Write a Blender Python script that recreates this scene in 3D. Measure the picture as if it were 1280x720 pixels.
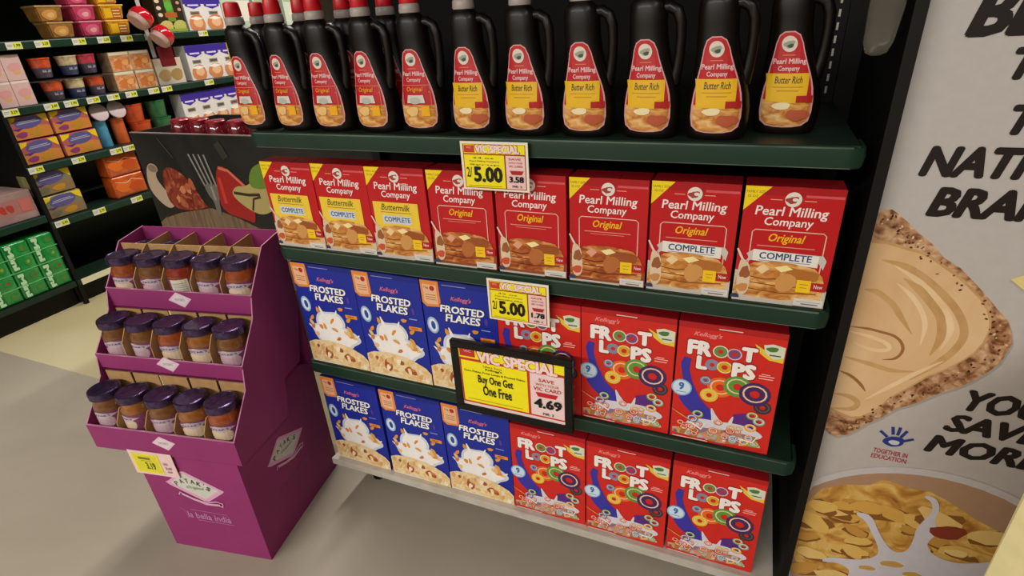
import bpy, bmesh, math, random
from mathutils import Matrix, Vector
from mathutils.geometry import tessellate_polygon
R = math.radians
rnd = random.Random(7)
for o in list(bpy.data.objects): bpy.data.objects.remove(o)
SC = bpy.context.scene
COL = SC.collection

# ------------------------------------------------------------------ camera
cam_d = bpy.data.cameras.new('camera'); cam = bpy.data.objects.new('camera', cam_d); COL.objects.link(cam)
cam_d.sensor_width = 36; cam_d.lens = 691.69 / 1280 * 36; cam_d.clip_start = .02
Rm = Matrix.Rotation(R(24.0195), 3, 'Z') @ Matrix.Rotation(R(-26.371), 3, 'X') @ Matrix.Rotation(R(3.7043), 3, 'Y')
rx_, fy_, uz_ = Rm.col[0], Rm.col[1], Rm.col[2]
M3 = Matrix((rx_, uz_, -fy_)).transposed()
cam.matrix_world = Matrix.Translation((1.0685, -.9791, 1.3567)) @ M3.to_4x4()
SC.camera = cam

# ------------------------------------------------------------------ world, lamps, exposure
w = bpy.data.worlds.new('store_air'); SC.world = w; w.use_nodes = True
w.node_tree.nodes['Background'].inputs[0].default_value = (1, .93, .84, 1)
w.node_tree.nodes['Background'].inputs[1].default_value = .045
def area(name, loc, sx, sy, power, col=(1, .955, .89), rot=(0, 0, 0)):
    l = bpy.data.lights.new(name, 'AREA'); l.shape = 'RECTANGLE'; l.size = sx; l.size_y = sy
    l.energy = power; l.color = col
    o = bpy.data.objects.new(name, l); COL.objects.link(o); o.location = loc; o.rotation_euler = rot
    return o
area('ceiling_strip_and_fill', (-.6, 3.3, 3.25), .16, 6.2, 118)
area('ceiling_strip_and_fill', (-1.6, -4.6, 3.25), 6.0, .3, 265)  # front fill added on the camera side to light the box fronts
area('ceiling_strip_and_fill', (2.4, -2.8, 3.25), .3, 3.0, 26)  # weak fill light added from the right
SC.view_settings.view_transform = 'Standard'; SC.view_settings.look = 'None'
SC.view_settings.gamma = 1; SC.view_settings.use_curve_mapping = False
SC.view_settings.exposure = .8

# ------------------------------------------------------------------ materials
MATS = {}
def s2l(c): return tuple((x / 12.92 if x <= .04045 else ((x + .055) / 1.055) ** 2.4) for x in c)
def hexc(h): return s2l(tuple(int(h[i:i + 2], 16) / 255 for i in (0, 2, 4)))
def mat(name, col, rough=.5, metal=0, spec=.4, coat=0, var=.06, scale=30, bump=0, alpha=1, trans=0):
    if name in MATS: return MATS[name]
    m = bpy.data.materials.new(name); m.use_nodes = True; nt = m.node_tree; b = nt.nodes['Principled BSDF']
    c = hexc(col) if isinstance(col, str) else col
    tc = nt.nodes.new('ShaderNodeTexCoord'); no = nt.nodes.new('ShaderNodeTexNoise')
    no.inputs['Scale'].default_value = scale; no.inputs['Detail'].default_value = 3
    nt.links.new(tc.outputs['Object'], no.inputs['Vector'])
    rp = nt.nodes.new('ShaderNodeValToRGB'); rp.color_ramp.elements[0].position = .3; rp.color_ramp.elements[1].position = .7
    rp.color_ramp.elements[0].color = tuple(x * (1 - var) for x in c) + (1,)
    rp.color_ramp.elements[1].color = tuple(min(1, x * (1 + var)) for x in c) + (1,)
    nt.links.new(no.outputs['Fac'], rp.inputs[0]); nt.links.new(rp.outputs[0], b.inputs['Base Color'])
    b.inputs['Roughness'].default_value = rough; b.inputs['Metallic'].default_value = metal
    b.inputs['Specular IOR Level'].default_value = spec; b.inputs['Coat Weight'].default_value = coat
    b.inputs['Coat Roughness'].default_value = .12; b.inputs['Alpha'].default_value = alpha
    b.inputs['Transmission Weight'].default_value = trans
    if bump:
        bp = nt.nodes.new('ShaderNodeBump'); bp.inputs['Strength'].default_value = bump; bp.inputs['Distance'].default_value = .002
        nt.links.new(no.outputs['Fac'], bp.inputs['Height']); nt.links.new(bp.outputs[0], b.inputs['Normal'])
    MATS[name] = m
    return m
def ramp_mat(name, stops, kind='noise', scale=20, detail=6, dist=0, rough=.5, stretch=(1, 1, 1), out='Fac'):
    """printed picture or mottled surface: a texture through a colour ramp"""
    if name in MATS: return MATS[name]
    m = bpy.data.materials.new(name); m.use_nodes = True; nt = m.node_tree; b = nt.nodes['Principled BSDF']
    tc = nt.nodes.new('ShaderNodeTexCoord'); mp = nt.nodes.new('ShaderNodeMapping'); mp.inputs['Scale'].default_value = stretch
    nt.links.new(tc.outputs['Object'], mp.inputs[0])
    if kind == 'noise':
        t = nt.nodes.new('ShaderNodeTexNoise'); t.inputs['Detail'].default_value = detail; t.inputs['Distortion'].default_value = dist; o = t.outputs['Fac']
    elif kind == 'voronoi':
        t = nt.nodes.new('ShaderNodeTexVoronoi'); o = t.outputs['Distance']
    elif kind == 'cells':
        t = nt.nodes.new('ShaderNodeTexVoronoi'); sp = nt.nodes.new('ShaderNodeSeparateColor'); nt.links.new(t.outputs['Color'], sp.inputs[0]); o = sp.outputs[0]
    else:
        t = nt.nodes.new('ShaderNodeTexWave'); t.inputs['Distortion'].default_value = dist; t.inputs['Detail'].default_value = detail; o = t.outputs['Fac']
    t.inputs['Scale'].default_value = scale; nt.links.new(mp.outputs[0], t.inputs['Vector'])
    rp = nt.nodes.new('ShaderNodeValToRGB'); els = rp.color_ramp.elements
    while len(els) < len(stops): els.new(.5)
    for e, (p, c) in zip(els, stops): e.position = p; e.color = hexc(c) + (1,)
    nt.links.new(o, rp.inputs[0]); nt.links.new(rp.outputs[0], b.inputs['Base Color'])
    b.inputs['Roughness'].default_value = rough; b.inputs['Specular IOR Level'].default_value = .3
    MATS[name] = m
    return m
def flat(hexs):   # ink
    return mat('ink_' + hexs, hexs, rough=.42, spec=.35, var=.03, scale=60)

GREEN = mat('green_enamel', '143224', .42, 0, .35, var=.1, scale=12)
DGREEN = mat('dark_green_enamel', '14281c', .45, 0, .4)
BLACK = mat('black_enamel', '060505', .55, 0, .3)
BLK2 = mat('black_board', '080706', .8, 0, .2)
WHITEM = mat('worn_white_metal', 'b9b3a8', .4, 0, .5, var=.12, scale=25)
KRAFT = mat('kraft_board', 'b08a5c', .85, 0, .2, var=.1, scale=40)
MAG = mat('magenta_card', '8c2c66', .55, 0, .35, var=.06, scale=8)
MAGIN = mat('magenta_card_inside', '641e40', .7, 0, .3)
CREAMEDGE = mat('card_edge', 'b87c98', .8, 0, .2)
SYRUP = mat('dark_syrup_plastic', '0f0805', .38, 0, .3, coat=.05, var=.2, scale=6)
REDCAP = mat('red_cap', 'c8141e', .35, 0, .5)
DREDCAP = mat('dark_red_cap', '7c1016', .4, 0, .5)
GREYCAP = mat('grey_cap_collar', 'a79c96', .4, 0, .5)
CLEAR = mat('clear_plastic', 'c8c8c0', .12, 0, .5, trans=.9, var=.02)
LID = mat('purple_lid', '483758', .26, .7, .6, var=.45, scale=90, bump=.5)
PANC = ramp_mat('pancake_print', [(.25, '8a4a1c'), (.42, 'c07a34'), (.58, 'dfa55c'), (.75, 'f0cf94')], 'noise', 34, 5, 1.2, stretch=(1, 1, 2.2))
PANC2 = ramp_mat('syrupy_pancake_print', [(.25, '6e2e14'), (.42, 'a04c20'), (.58, 'c87a3a'), (.78, 'eab984')], 'noise', 34, 5, 1.2, stretch=(1, 1, 2.2))
FLAKEP = ramp_mat('cereal_flake_print', [(.0, 'a8642e'), (.3, 'd9a868'), (.55, 'ecd3a2'), (1, 'f2e6c6')], 'noise', 46, 6, 1.8)
LOOPMIX = ramp_mat('cereal_loop_print', [(0, '7a8a3a'), (.25, 'c8603a'), (.45, 'e8d8c8'), (.6, '6a4a7a'), (.8, 'd0a040'), (1, 'b0b8a0')], 'cells', 85, 2)
CRUST = ramp_mat('bread_crust_print', [(.3, '5a3420'), (.42, '946442'), (.52, 'b98c66'), (.68, 'd8b490')], 'noise', 70, 8, .5)
BUTTER = ramp_mat('nut_butter_print', [(.25, 'd3a878'), (.5, 'dfba8c'), (.8, 'e6c69c')], 'noise', 5, 3, 1.5)
BUTTERD = ramp_mat('nut_butter_groove_print', [(.3, 'c09660'), (.7, 'cfa672')], 'noise', 25, 4, 1)
BOWLF = ramp_mat('corn_flake_print', [(.2, '8a5220'), (.4, 'c08a3c'), (.55, 'd9ad58'), (.8, 'efd488')], 'noise', 16, 6, 2.2)
WOODP = ramp_mat('wood_print', [(.25, '5a4534'), (.5, '76604a'), (.75, '8a725a')], 'noise', 9, 6, 1, stretch=(5, 1, .5))
MEATP = ramp_mat('roast_print', [(.25, '4c1610'), (.5, '86301f'), (.75, 'c07a50')], 'noise', 24, 5, 1.5)
SOUP = ramp_mat('dark_print', [(.3, '1c1a17'), (.7, '2c2926')], 'noise', 4, 3, 1)
FRUIT = ramp_mat('fruit_print', [(.25, 'a84a20'), (.5, 'd88a50'), (.75, 'ecd0b0')], 'noise', 30, 4, 1)

# ------------------------------------------------------------------ mesh helpers
def mesh_obj(name, bm, mats, parent=None, smooth=None):
    me = bpy.data.meshes.new(name); bm.normal_update(); bm.to_mesh(me); bm.free()
    for m in (mats if isinstance(mats, (list, tuple)) else [mats]): me.materials.append(m)
    if smooth:
        for p in me.polygons: p.use_smooth = True
        try: me.set_sharp_from_angle(angle=R(smooth))
        except Exception: pass
    o = bpy.data.objects.new(name, me); COL.objects.link(o)
    if parent: o.parent = parent
    return o
def thing(name, label, cat, loc=(0, 0, 0), rz=0, group=None):
    o = bpy.data.objects.new(name, None); COL.objects.link(o); o.empty_display_size = .05
    o.location = loc; o.rotation_euler = (0, 0, rz); o['label'] = label; o['category'] = cat
    if group: o['group'] = group
    return o
def tag(o, label, cat, group=None):
    o['label'] = label; o['category'] = cat
    if group: o['group'] = group
    return o
def struct(name, bm, m): o = mesh_obj(name, bm, m); o['kind'] = 'structure'; return o
def dup(src, loc, rz, label, group=None):
    r = src.copy(); COL.objects.link(r); r.location = loc; r.rotation_euler = (0, 0, rz); r['label'] = label
    if group: r['group'] = group
    for ch in list(src.children):
        c = ch.copy(); COL.objects.link(c); c.parent = r
        for g in list(ch.children):
            d = g.copy(); COL.objects.link(d); d.parent = c
    return r
def bx(bm, x0, x1, y0, y1, z0, z1, bev=0, mi=0):
    v = [bm.verts.new(p) for p in ((x0, y0, z0), (x1, y0, z0), (x1, y1, z0), (x0, y1, z0), (x0, y0, z1), (x1, y0, z1), (x1, y1, z1), (x0, y1, z1))]
    fs = [bm.faces.new([v[i] for i in q]) for q in ((0, 3, 2, 1), (4, 5, 6, 7), (0, 1, 5, 4), (1, 2, 6, 5), (2, 3, 7, 6), (3, 0, 4, 7))]
    for f in fs: f.material_index = mi
    if bev:
        es = list({e for f in fs for e in f.edges})
        r = bmesh.ops.bevel(bm, geom=es, offset=bev, segments=2, profile=.6, affect='EDGES')
        for f in r['faces']: f.material_index = mi
    return fs
def box(name, x0, x1, y0, y1, z0, z1, m, parent=None, bev=0):
    bm = bmesh.new(); bx(bm, x0, x1, y0, y1, z0, z1, bev); return mesh_obj(name, bm, m, parent)
def prism(bm, pts, axis, a0, a1, mi=0):
    """polygon pts in the plane perpendicular to axis, extruded a0..a1"""
    def P(p, a): return (a, p[0], p[1]) if axis == 'x' else ((p[0], a, p[1]) if axis == 'y' else (p[0], p[1], a))
    A = [bm.verts.new(P(p, a0)) for p in pts]; B = [bm.verts.new(P(p, a1)) for p in pts]; n = len(pts)
    tr = tessellate_polygon([[Vector((p[0], p[1], 0)) for p in pts]])
    for t in tr:
        for L in (A, B):
            f = bm.faces.new([L[i] for i in t]); f.material_index = mi
    for i in range(n):
        f = bm.faces.new((A[i], A[(i + 1) % n], B[(i + 1) % n], B[i])); f.material_index = mi
    bmesh.ops.recalc_face_normals(bm, faces=bm.faces)
def loft(bm, rings, cap=True, mi=0):
    """rings: list of lists of points"""
    V = [[bm.verts.new(p) for p in r] for r in rings]; n = len(rings[0])
    for a, b in zip(V, V[1:]):
        for i in range(n):
            f = bm.faces.new((a[i], a[(i + 1) % n], b[(i + 1) % n], b[i])); f.material_index = mi
    if cap:
        bm.faces.new(list(reversed(V[0]))).material_index = mi; bm.faces.new(V[-1]).material_index = mi
def lathe(bm, prof, n=24, c=(0, 0), mi=0, sq=0, cap=True):
    """prof: (r, z). sq>0 makes a rounded square section"""
    rings = []
    for r, z in prof:
        ring = []
        for i in range(n):
            a = 2 * math.pi * i / n; ca, sa = math.cos(a), math.sin(a)
            k = 1 if not sq else 1 / (abs(ca) ** sq + abs(sa) ** sq) ** (1 / sq)
            ring.append((c[0] + r * k * ca, c[1] + r * k * sa, z))
        rings.append(ring)
    loft(bm, rings, cap, mi)
def tube(bm, pts, rad, n=8, mi=0):
    rings = []; P = [Vector(p) for p in pts]
    up = Vector((0, 1, 0))
    for i, p in enumerate(P):
        t = (P[min(i + 1, len(P) - 1)] - P[max(i - 1, 0)]).normalized()
        s = t.cross(up)
        if s.length < .1: s = t.cross(Vector((1, 0, 0)))
        s.normalize(); q = t.cross(s)
        r = rad[i] if isinstance(rad, (list, tuple)) else rad
        rings.append([p + r * (math.cos(2 * math.pi * k / n) * s + math.sin(2 * math.pi * k / n) * q) for k in range(n)])
    loft(bm, rings, True, mi); bmesh.ops.recalc_face_normals(bm, faces=bm.faces)

# ------------------------------------------------------------------ print (flat artwork laid on real surfaces)
TXT = {}
def text_mesh(s, bold, shear):
    k = (s, bold, shear)
    if k not in TXT:
        cu = bpy.data.curves.new('t', 'FONT'); cu.body = s; cu.offset = bold; cu.shear = shear; cu.resolution_u = 2; cu.space_character = 1 + bold * 3
        o = bpy.data.objects.new('t', cu); COL.objects.link(o); bpy.context.view_layer.update()
        me = bpy.data.meshes.new_from_object(o.evaluated_get(bpy.context.evaluated_depsgraph_get()))
        vs = [(v.co.x, v.co.y) for v in me.vertices]; fs = [tuple(p.vertices) for p in me.polygons]
        bpy.data.objects.remove(o); bpy.data.curves.remove(cu); bpy.data.meshes.remove(me)
        xs = [v[0] for v in vs]; ys = [v[1] for v in vs]
        TXT[k] = (vs, fs, min(xs), max(xs), min(ys), max(ys))
    return TXT[k]
def soft(pts, n=2):      # round off the corners of a closed outline
    for _ in range(n):
        pts = [p for a, b in zip(pts, pts[1:] + pts[:1]) for p in ((a[0] * .75 + b[0] * .25, a[1] * .75 + b[1] * .25), (a[0] * .25 + b[0] * .75, a[1] * .25 + b[1] * .75))]
    return pts
class Art:
    """flat print in a w x h panel, coordinates 0..1 from the lower left"""
    def __init__(s, w, h, step=.00022): s.w, s.h, s.mats, s.items, s.L, s.step = w, h, [], [], 1, step
    def mi(s, m):
        if isinstance(m, str): m = flat(m)
        if m not in s.mats: s.mats.append(m)
        return s.mats.index(m)
    def raw(s, vs, fs, m, lay=None):
        if lay is None: lay = s.L; s.L += 1
        s.items.append((vs, fs, s.mi(m), lay))
    def poly(s, pts, m):
        pts = [(x * s.w, y * s.h) for x, y in pts]
        fs = [tuple(t) for t in tessellate_polygon([[Vector((x, y, 0)) for x, y in pts]])]
        s.raw(pts, fs, m)
    def rect(s, x0, y0, x1, y1, m, rot=0):
        cx, cy = (x0 + x1) / 2, (y0 + y1) / 2; pts = []
        for x, y in ((x0, y0), (x1, y0), (x1, y1), (x0, y1)):
            dx, dy = (x - cx) * s.w, (y - cy) * s.h
            pts.append((cx * s.w + dx * math.cos(rot) - dy * math.sin(rot), cy * s.h + dx * math.sin(rot) + dy * math.cos(rot)))
        s.raw(pts, [(0, 1, 2, 3)], m)
    def ell(s, cx, cy, rx, ry, m, n=20, rot=0, wob=0, seed=1):
        """rx, ry in units of the panel width"""
        q = random.Random(seed); ph = [q.uniform(0, 6.28) for _ in range(4)]; pts = []
        for i in range(n):
            a = 2 * math.pi * i / n; k = 1 + wob * (math.sin(2 * a + ph[0]) * .5 + math.sin(3 * a + ph[1]) * .4 + math.sin(5 * a + ph[2]) * .3)
            x, y = rx * s.w * k * math.cos(a), ry * s.w * k * math.sin(a)
            pts.append((cx * s.w + x * math.cos(rot) - y * math.sin(rot), cy * s.h + x * math.sin(rot) + y * math.cos(rot)))
        s.raw(pts, [tuple(t) for t in tessellate_polygon([[Vector((x, y, 0)) for x, y in pts]])], m)
    def ring(s, cx, cy, r, t, m, n=18, sq=1, rot=0):
        vs = []
        for rr in (r, r - t):
            for i in range(n):
                a = 2 * math.pi * i / n; x, y = rr * s.w * math.cos(a), rr * s.w * sq * math.sin(a)
                vs.append((cx * s.w + x * math.cos(rot) - y * math.sin(rot), cy * s.h + x * math.sin(rot) + y * math.cos(rot)))
        s.raw(vs, [(i, (i + 1) % n, n + (i + 1) % n, n + i) for i in range(n)], m)
    def line(s, pts, wd, m, smooth=False):
        """open polyline of width wd (units of panel width; may be a list)"""
        P = [Vector((x * s.w, y * s.h)) for x, y in pts]; vs = []
        if smooth and len(P) > 2:      # Catmull-Rom
            W_ = list(wd) if isinstance(wd, (list, tuple)) else [wd] * len(P); P2, W2 = [], []
            for i in range(len(P) - 1):
                a, b, c, d = P[max(0, i - 1)], P[i], P[i + 1], P[min(len(P) - 1, i + 2)]
                for k in range(5):
                    t = k / 5; P2.append(.5 * ((2 * b) + (c - a) * t + (2 * a - 5 * b + 4 * c - d) * t * t + (3 * b - a - 3 * c + d) * t ** 3)); W2.append(W_[i] + (W_[i + 1] - W_[i]) * t)
            P2.append(P[-1]); W2.append(W_[-1]); P, wd = P2, W2
        n = len(P)
        for i, p in enumerate(P):
            t = (P[min(i + 1, n - 1)] - P[max(i - 1, 0)]).normalized(); q = Vector((-t.y, t.x))
            ww = (wd[i] if isinstance(wd, (list, tuple)) else wd) * s.w / 2
            vs += [tuple(p + q * ww), tuple(p - q * ww)]
        s.raw(vs, [(2 * i, 2 * i + 1, 2 * i + 3, 2 * i + 2) for i in range(n - 1)], m)
    def text(s, t, x0, y0, x1, y1, m, bold=.02, shear=0, edge=None, ew=.02, rot=0):
        """text stretched into the box"""
        if edge is not None: s.text(t, x0 - ew * .3, y0 - ew * .3, x1 + ew * .3, y1 + ew * .3, edge, bold + ew, shear, rot=rot)
        vs0, fs0, a, b, c, d = text_mesh(t, 0, shear)
        vs, fs, out, lifts = [], [], [], []
        offs = [(0, 0)] if bold < .006 else [(i * bold, j * bold * .8) for i, j in (((-1, -1), (1, -1), (1, 1), (-1, 1), (0, 0)) if bold < .05 or len(t) > 9 and bold < .052 else ((-1, 0), (-.7, -.7), (0, -1), (.7, -.7), (1, 0), (.7, .7), (0, 1), (-.7, .7), (0, 0)))]
        a, b, c, d = a - bold, b + bold, c - bold * .8, d + bold * .8
        for k, (ox, oy) in enumerate(offs):
            lifts += [k * .1] * len(vs0); fs += [tuple(i + len(vs) for i in f) for f in fs0]; vs += [(x + ox, y + oy) for x, y in vs0]
        for x, y in vs:
            X = (x0 + (x - a) / (b - a) * (x1 - x0)) * s.w; Y = (y0 + (y - c) / (d - c) * (y1 - y0)) * s.h
            if rot:
                cx, cy = (x0 + x1) / 2 * s.w, (y0 + y1) / 2 * s.h; X, Y = X - cx, Y - cy
                X, Y = cx + X * math.cos(rot) - Y * math.sin(rot), cy + X * math.sin(rot) + Y * math.cos(rot)
            out.append((X, Y))
        s.raw([p + (k,) for p, k in zip(out, lifts)], fs, m)
    def build(s, name, parent, fmap=None, cuts=None):
        """fmap(x, y, lift) -> point; default panel in the xz plane facing -y"""
        bm = bmesh.new(); st = min(.00015, .003 / max(1, max(i[3] for i in s.items)))
        for vs, fs, mi, lay in s.items:
            V = [bm.verts.new((p[0], p[1], (lay + (p[2] if len(p) > 2 else 0)) * st)) for p in vs]
            for f in fs:
                if len(set(f)) < 3: continue
                try: q = bm.faces.new([V[i] for i in f])
                except ValueError: continue
                q.material_index = mi
        if cuts:
            for k in cuts[0]:
                bmesh.ops.bisect_plane(bm, geom=bm.verts[:] + bm.edges[:] + bm.faces[:], plane_co=(k, 0, 0), plane_no=(1, 0, 0))
            for k in cuts[1]:
                bmesh.ops.bisect_plane(bm, geom=bm.verts[:] + bm.edges[:] + bm.faces[:], plane_co=(0, k, 0), plane_no=(0, 1, 0))
        fm = fmap or (lambda x, y, l: (x, -l, y))
        for f in bm.faces:
            if f.normal.z < 0: f.normal_flip()
        bm.normal_update()
        flip = [f for f in bm.faces if f.normal.z < 0]
        for f in flip: f.normal_flip()
        for v in bm.verts: v.co = fm(v.co.x, v.co.y, v.co.z)
        return mesh_obj(name, bm, s.mats, parent)
ORD = ['first', 'second', 'third', 'fourth', 'fifth', 'sixth', 'seventh', 'eighth', 'ninth', 'tenth', 'eleventh', 'twelfth']

# ------------------------------------------------------------------ the room
bm = bmesh.new(); bx(bm, -6, 6, -6, .17, -.1, 0)
CONC = ramp_mat('polished_concrete', [(.2, '93897a'), (.5, '9f9586'), (.8, 'aaa192')], 'noise', 1.6, 7, .6, rough=.42)
struct('floor', bm, CONC)
bm = bmesh.new(); bx(bm, -6, 6, .17, 9, -.1, 0)
struct('floor_aisle', bm, ramp_mat('yellowish_floor', [(.2, 'b0a274'), (.5, 'bdb088'), (.8, 'c8bd9c')], 'noise', 1.3, 6, .6, rough=.42))
WALL = mat('store_wall', '6b645a', .8, var=.05, scale=2)
for n, a in dict(wall_back=(-6, 6, 9, 9.1, 0, 3.6), wall_front=(-6, 6, -6.1, -6, 0, 3.6), wall_left=(-6.1, -6, -6, 9, 0, 3.6), wall_right=(6, 6.1, -6, 9, 0, 3.6), ceiling=(-6, 6, -6, 9, 3.6, 3.7)).items():
    bm = bmesh.new(); bx(bm, *a); struct(n, bm, WALL)

# ------------------------------------------------------------------ end display gondola
ZA, ZB, ZC, ZD = 1.146, .860, .511, .152
W = 1.22
g = thing('display_gondola', 'black and dark green four-tier shop shelving unit holding the syrup, pancake mix and cereal', 'shelving', (0, 0, 0))
def rail_profile(zt, hgt=.037):
    return [(.0, zt - .001), (-.004, zt - .004), (-.006, zt - hgt * .5), (-.006, zt - hgt + .004), (-.002, zt - hgt), (.004, zt - hgt + .001), (.006, zt - .006), (.45, zt - .006), (.45, zt)]
def shelf(zt, parent, bracket=True):
    bm = bmesh.new(); prism(bm, [(.0, zt), (.0, zt - .012), (.44, zt - .012), (.44, zt)], 'x', -.005, W + .005)
    s = mesh_obj('shelf', bm, DGREEN, parent)
    # rail with turned-back rounded ends
    bm = bmesh.new(); rings = []
    sec = [(0, -.001), (-.005, -.004), (-.007, -.018), (-.005, -.034), (0, -.037), (.003, -.034), (.003, -.004)]
    path = []
    for t in range(5):
        a = t / 4 * math.pi / 2; path.append((-.008 + .02 - .02 * math.sin(a + math.pi / 2 * 0 + (math.pi / 2 - a) * 0 + 0) if False else 0, 0, a))
    pts = [(-.010, .06, -1, 0), (-.010, .016, -1, 0), (-.007, .007, -.8, -.6), (.002, 0, -.25, -1), (.012, 0, 0, -1), (W - .012, 0, 0, -1), (W - .002, 0, .25, -1), (W + .007, .007, .8, -.6), (W + .010, .016, 1, 0), (W + .010, .06, 1, 0)]
    for x, y, nx, ny in pts:
        l = math.hypot(nx, ny); nx /= l; ny /= l
        rings.append([(x + nx * (-d), y + ny * (-d), zt + dz) for d, dz in sec])
    loft(bm, rings); bmesh.ops.recalc_face_normals(bm, faces=bm.faces)
    mesh_obj('price_rail', bm, GREEN, s, smooth=40)
    bm = bmesh.new(); bx(bm, .004, W - .004, -.0052, -.0036, zt - .0042, zt - .0016); bx(bm, .004, W - .004, -.0052, -.0040, zt - .0348, zt - .0336); mesh_obj('worn_highlight_edge', bm, mat('worn_rail_highlight', '56685c', .35, .3, var=.5, scale=9), s)  # worn edge strips whose lighter colour also paints the rail's highlight lines
    for xx in (-.004, W + .001):
        bm = bmesh.new(); prism(bm, [(.03, zt - .012), (.03, zt - .03), (.3, zt - .05), (.44, zt - .10), (.44, zt - .012)], 'x', xx, xx + .003)
        mesh_obj('bracket', bm, DGREEN, s)
    return s
for z in (ZA, ZB, ZC): shelf(z, g)
bm = bmesh.new(); bx(bm, -.012, W + .02, -.008, .45, ZD - .003, ZD, 0); bx(bm, -.012, W + .02, -.012, -.004, ZD - .022, ZD + .001, .0015)
base = mesh_obj('base_deck', bm, WHITEM, g)
bm = bmesh.new(); bx(bm, .02, W - .02, .28, .3, 0, ZD - .004); mesh_obj('kick_plate', bm, BLACK, base)
for xx in (.04, W - .08):
    bm = bmesh.new(); bx(bm, xx, xx + .04, .05, .28, ZD - .05, ZD - .004); lathe(bm, [(.022, 0), (.022, .012), (.01, .016), (.01, ZD - .05)], 12, (xx + .02, .1)); mesh_obj('levelling_foot', bm, BLACK, base)
box('back_panel', -.0, W, .455, .475, .0, 2.05, BLK2, g)
SLOT = mat('bright_slot', 'd8d4cc', .35, .3)
for xx in (-.0, W - .03):
    u = box('upright', xx, xx + .03, .425, .456, 0, 2.05, BLACK, g)
    bm = bmesh.new()
    for k in range(38):
        z = 1.165 + k * .0245
        if z < 2.0: bx(bm, xx + .0125, xx + .0165, .4235, .4252, z, z + .014)
    o = mesh_obj('slot', bm, SLOT, u); o['kind'] = 'stuff'
box('side_panel', W + .035, W + .052, .02, .475, 0, 2.05, BLACK, g)
box('side_panel', W, W + .035, .41, .475, 0, 2.05, BLACK, g)
box('top_cap', -.01, W + .052, .0, .475, 2.05, 2.075, BLACK, g)
# curved clear plastic pouch hanging by the side panel
bm = bmesh.new(); rings = []
for z, hw, d in ((1.272, .006, .002), (1.276, .014, .006), (1.29, .019, .009), (1.33, .022, .011), (1.42, .024, .012), (1.50, .024, .008), (1.53, .022, .002)):
    rings.append([(1.219 + (z - 1.27) * .03 + hw * math.cos(a), .012 + d * math.sin(a), z) for a in [2 * math.pi * i / 16 for i in range(16)]])
loft(bm, rings); bmesh.ops.recalc_face_normals(bm, faces=bm.faces)
hp = thing('plastic_pouch', 'clear curved plastic pouch hanging in the dark beside the top shelf', 'pouch', (0, 0, 0))
mesh_obj('pouch', bm, mat('cloudy_plastic', '8a8678', .2, 0, .6, trans=.55, alpha=.55), hp, smooth=50)
bm = bmesh.new(); tube(bm, [(1.244, .012, 1.525), (1.246, .006, 1.56), (1.248, .018, 1.59)], .002, 6); mesh_obj('hook', bm, GREYCAP, hp)

# ------------------------------------------------------------------ syrup bottles
def bottle_section(z):   # centre x, rx, ry at height z
    T = [(0, 0, .044, .028), (.006, 0, .049, .032), (.03, 0, .0505, .034), (.06, 0, .050, .034), (.085, -.001, .044, .032), (.11, -.004, .0385, .030), (.135, -.007, .034, .027), (.165, -.010, .0315, .025), (.195, -.0115, .0310, .0245), (.212, -.0125, .0285, .0225), (.222, -.0125, .017, .017), (.228, -.0125, .0155, .0155)]
    for a, b in zip(T, T[1:]):
        if a[0] <= z <= b[0]:
            t = (z - a[0]) / (b[0] - a[0]); return [a[i] + (b[i] - a[i]) * t for i in (1, 2, 3)]
    return list(T[-1][1:])
def pear(n=30):
    pts = []
    prof = [(0, .0), (.35, .004), (.7, .02), (.93, .07), (1, .17), (.99, .30), (.93, .42), (.82, .55), (.68, .68), (.56, .80), (.5, .88), (.38, .96), (.18, .995)]
    for x, y in prof: pts.append((.5 + x * .5, y))
    for x, y in reversed(prof[1:]): pts.append((.5 - x * .5, y))
    return pts
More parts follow.
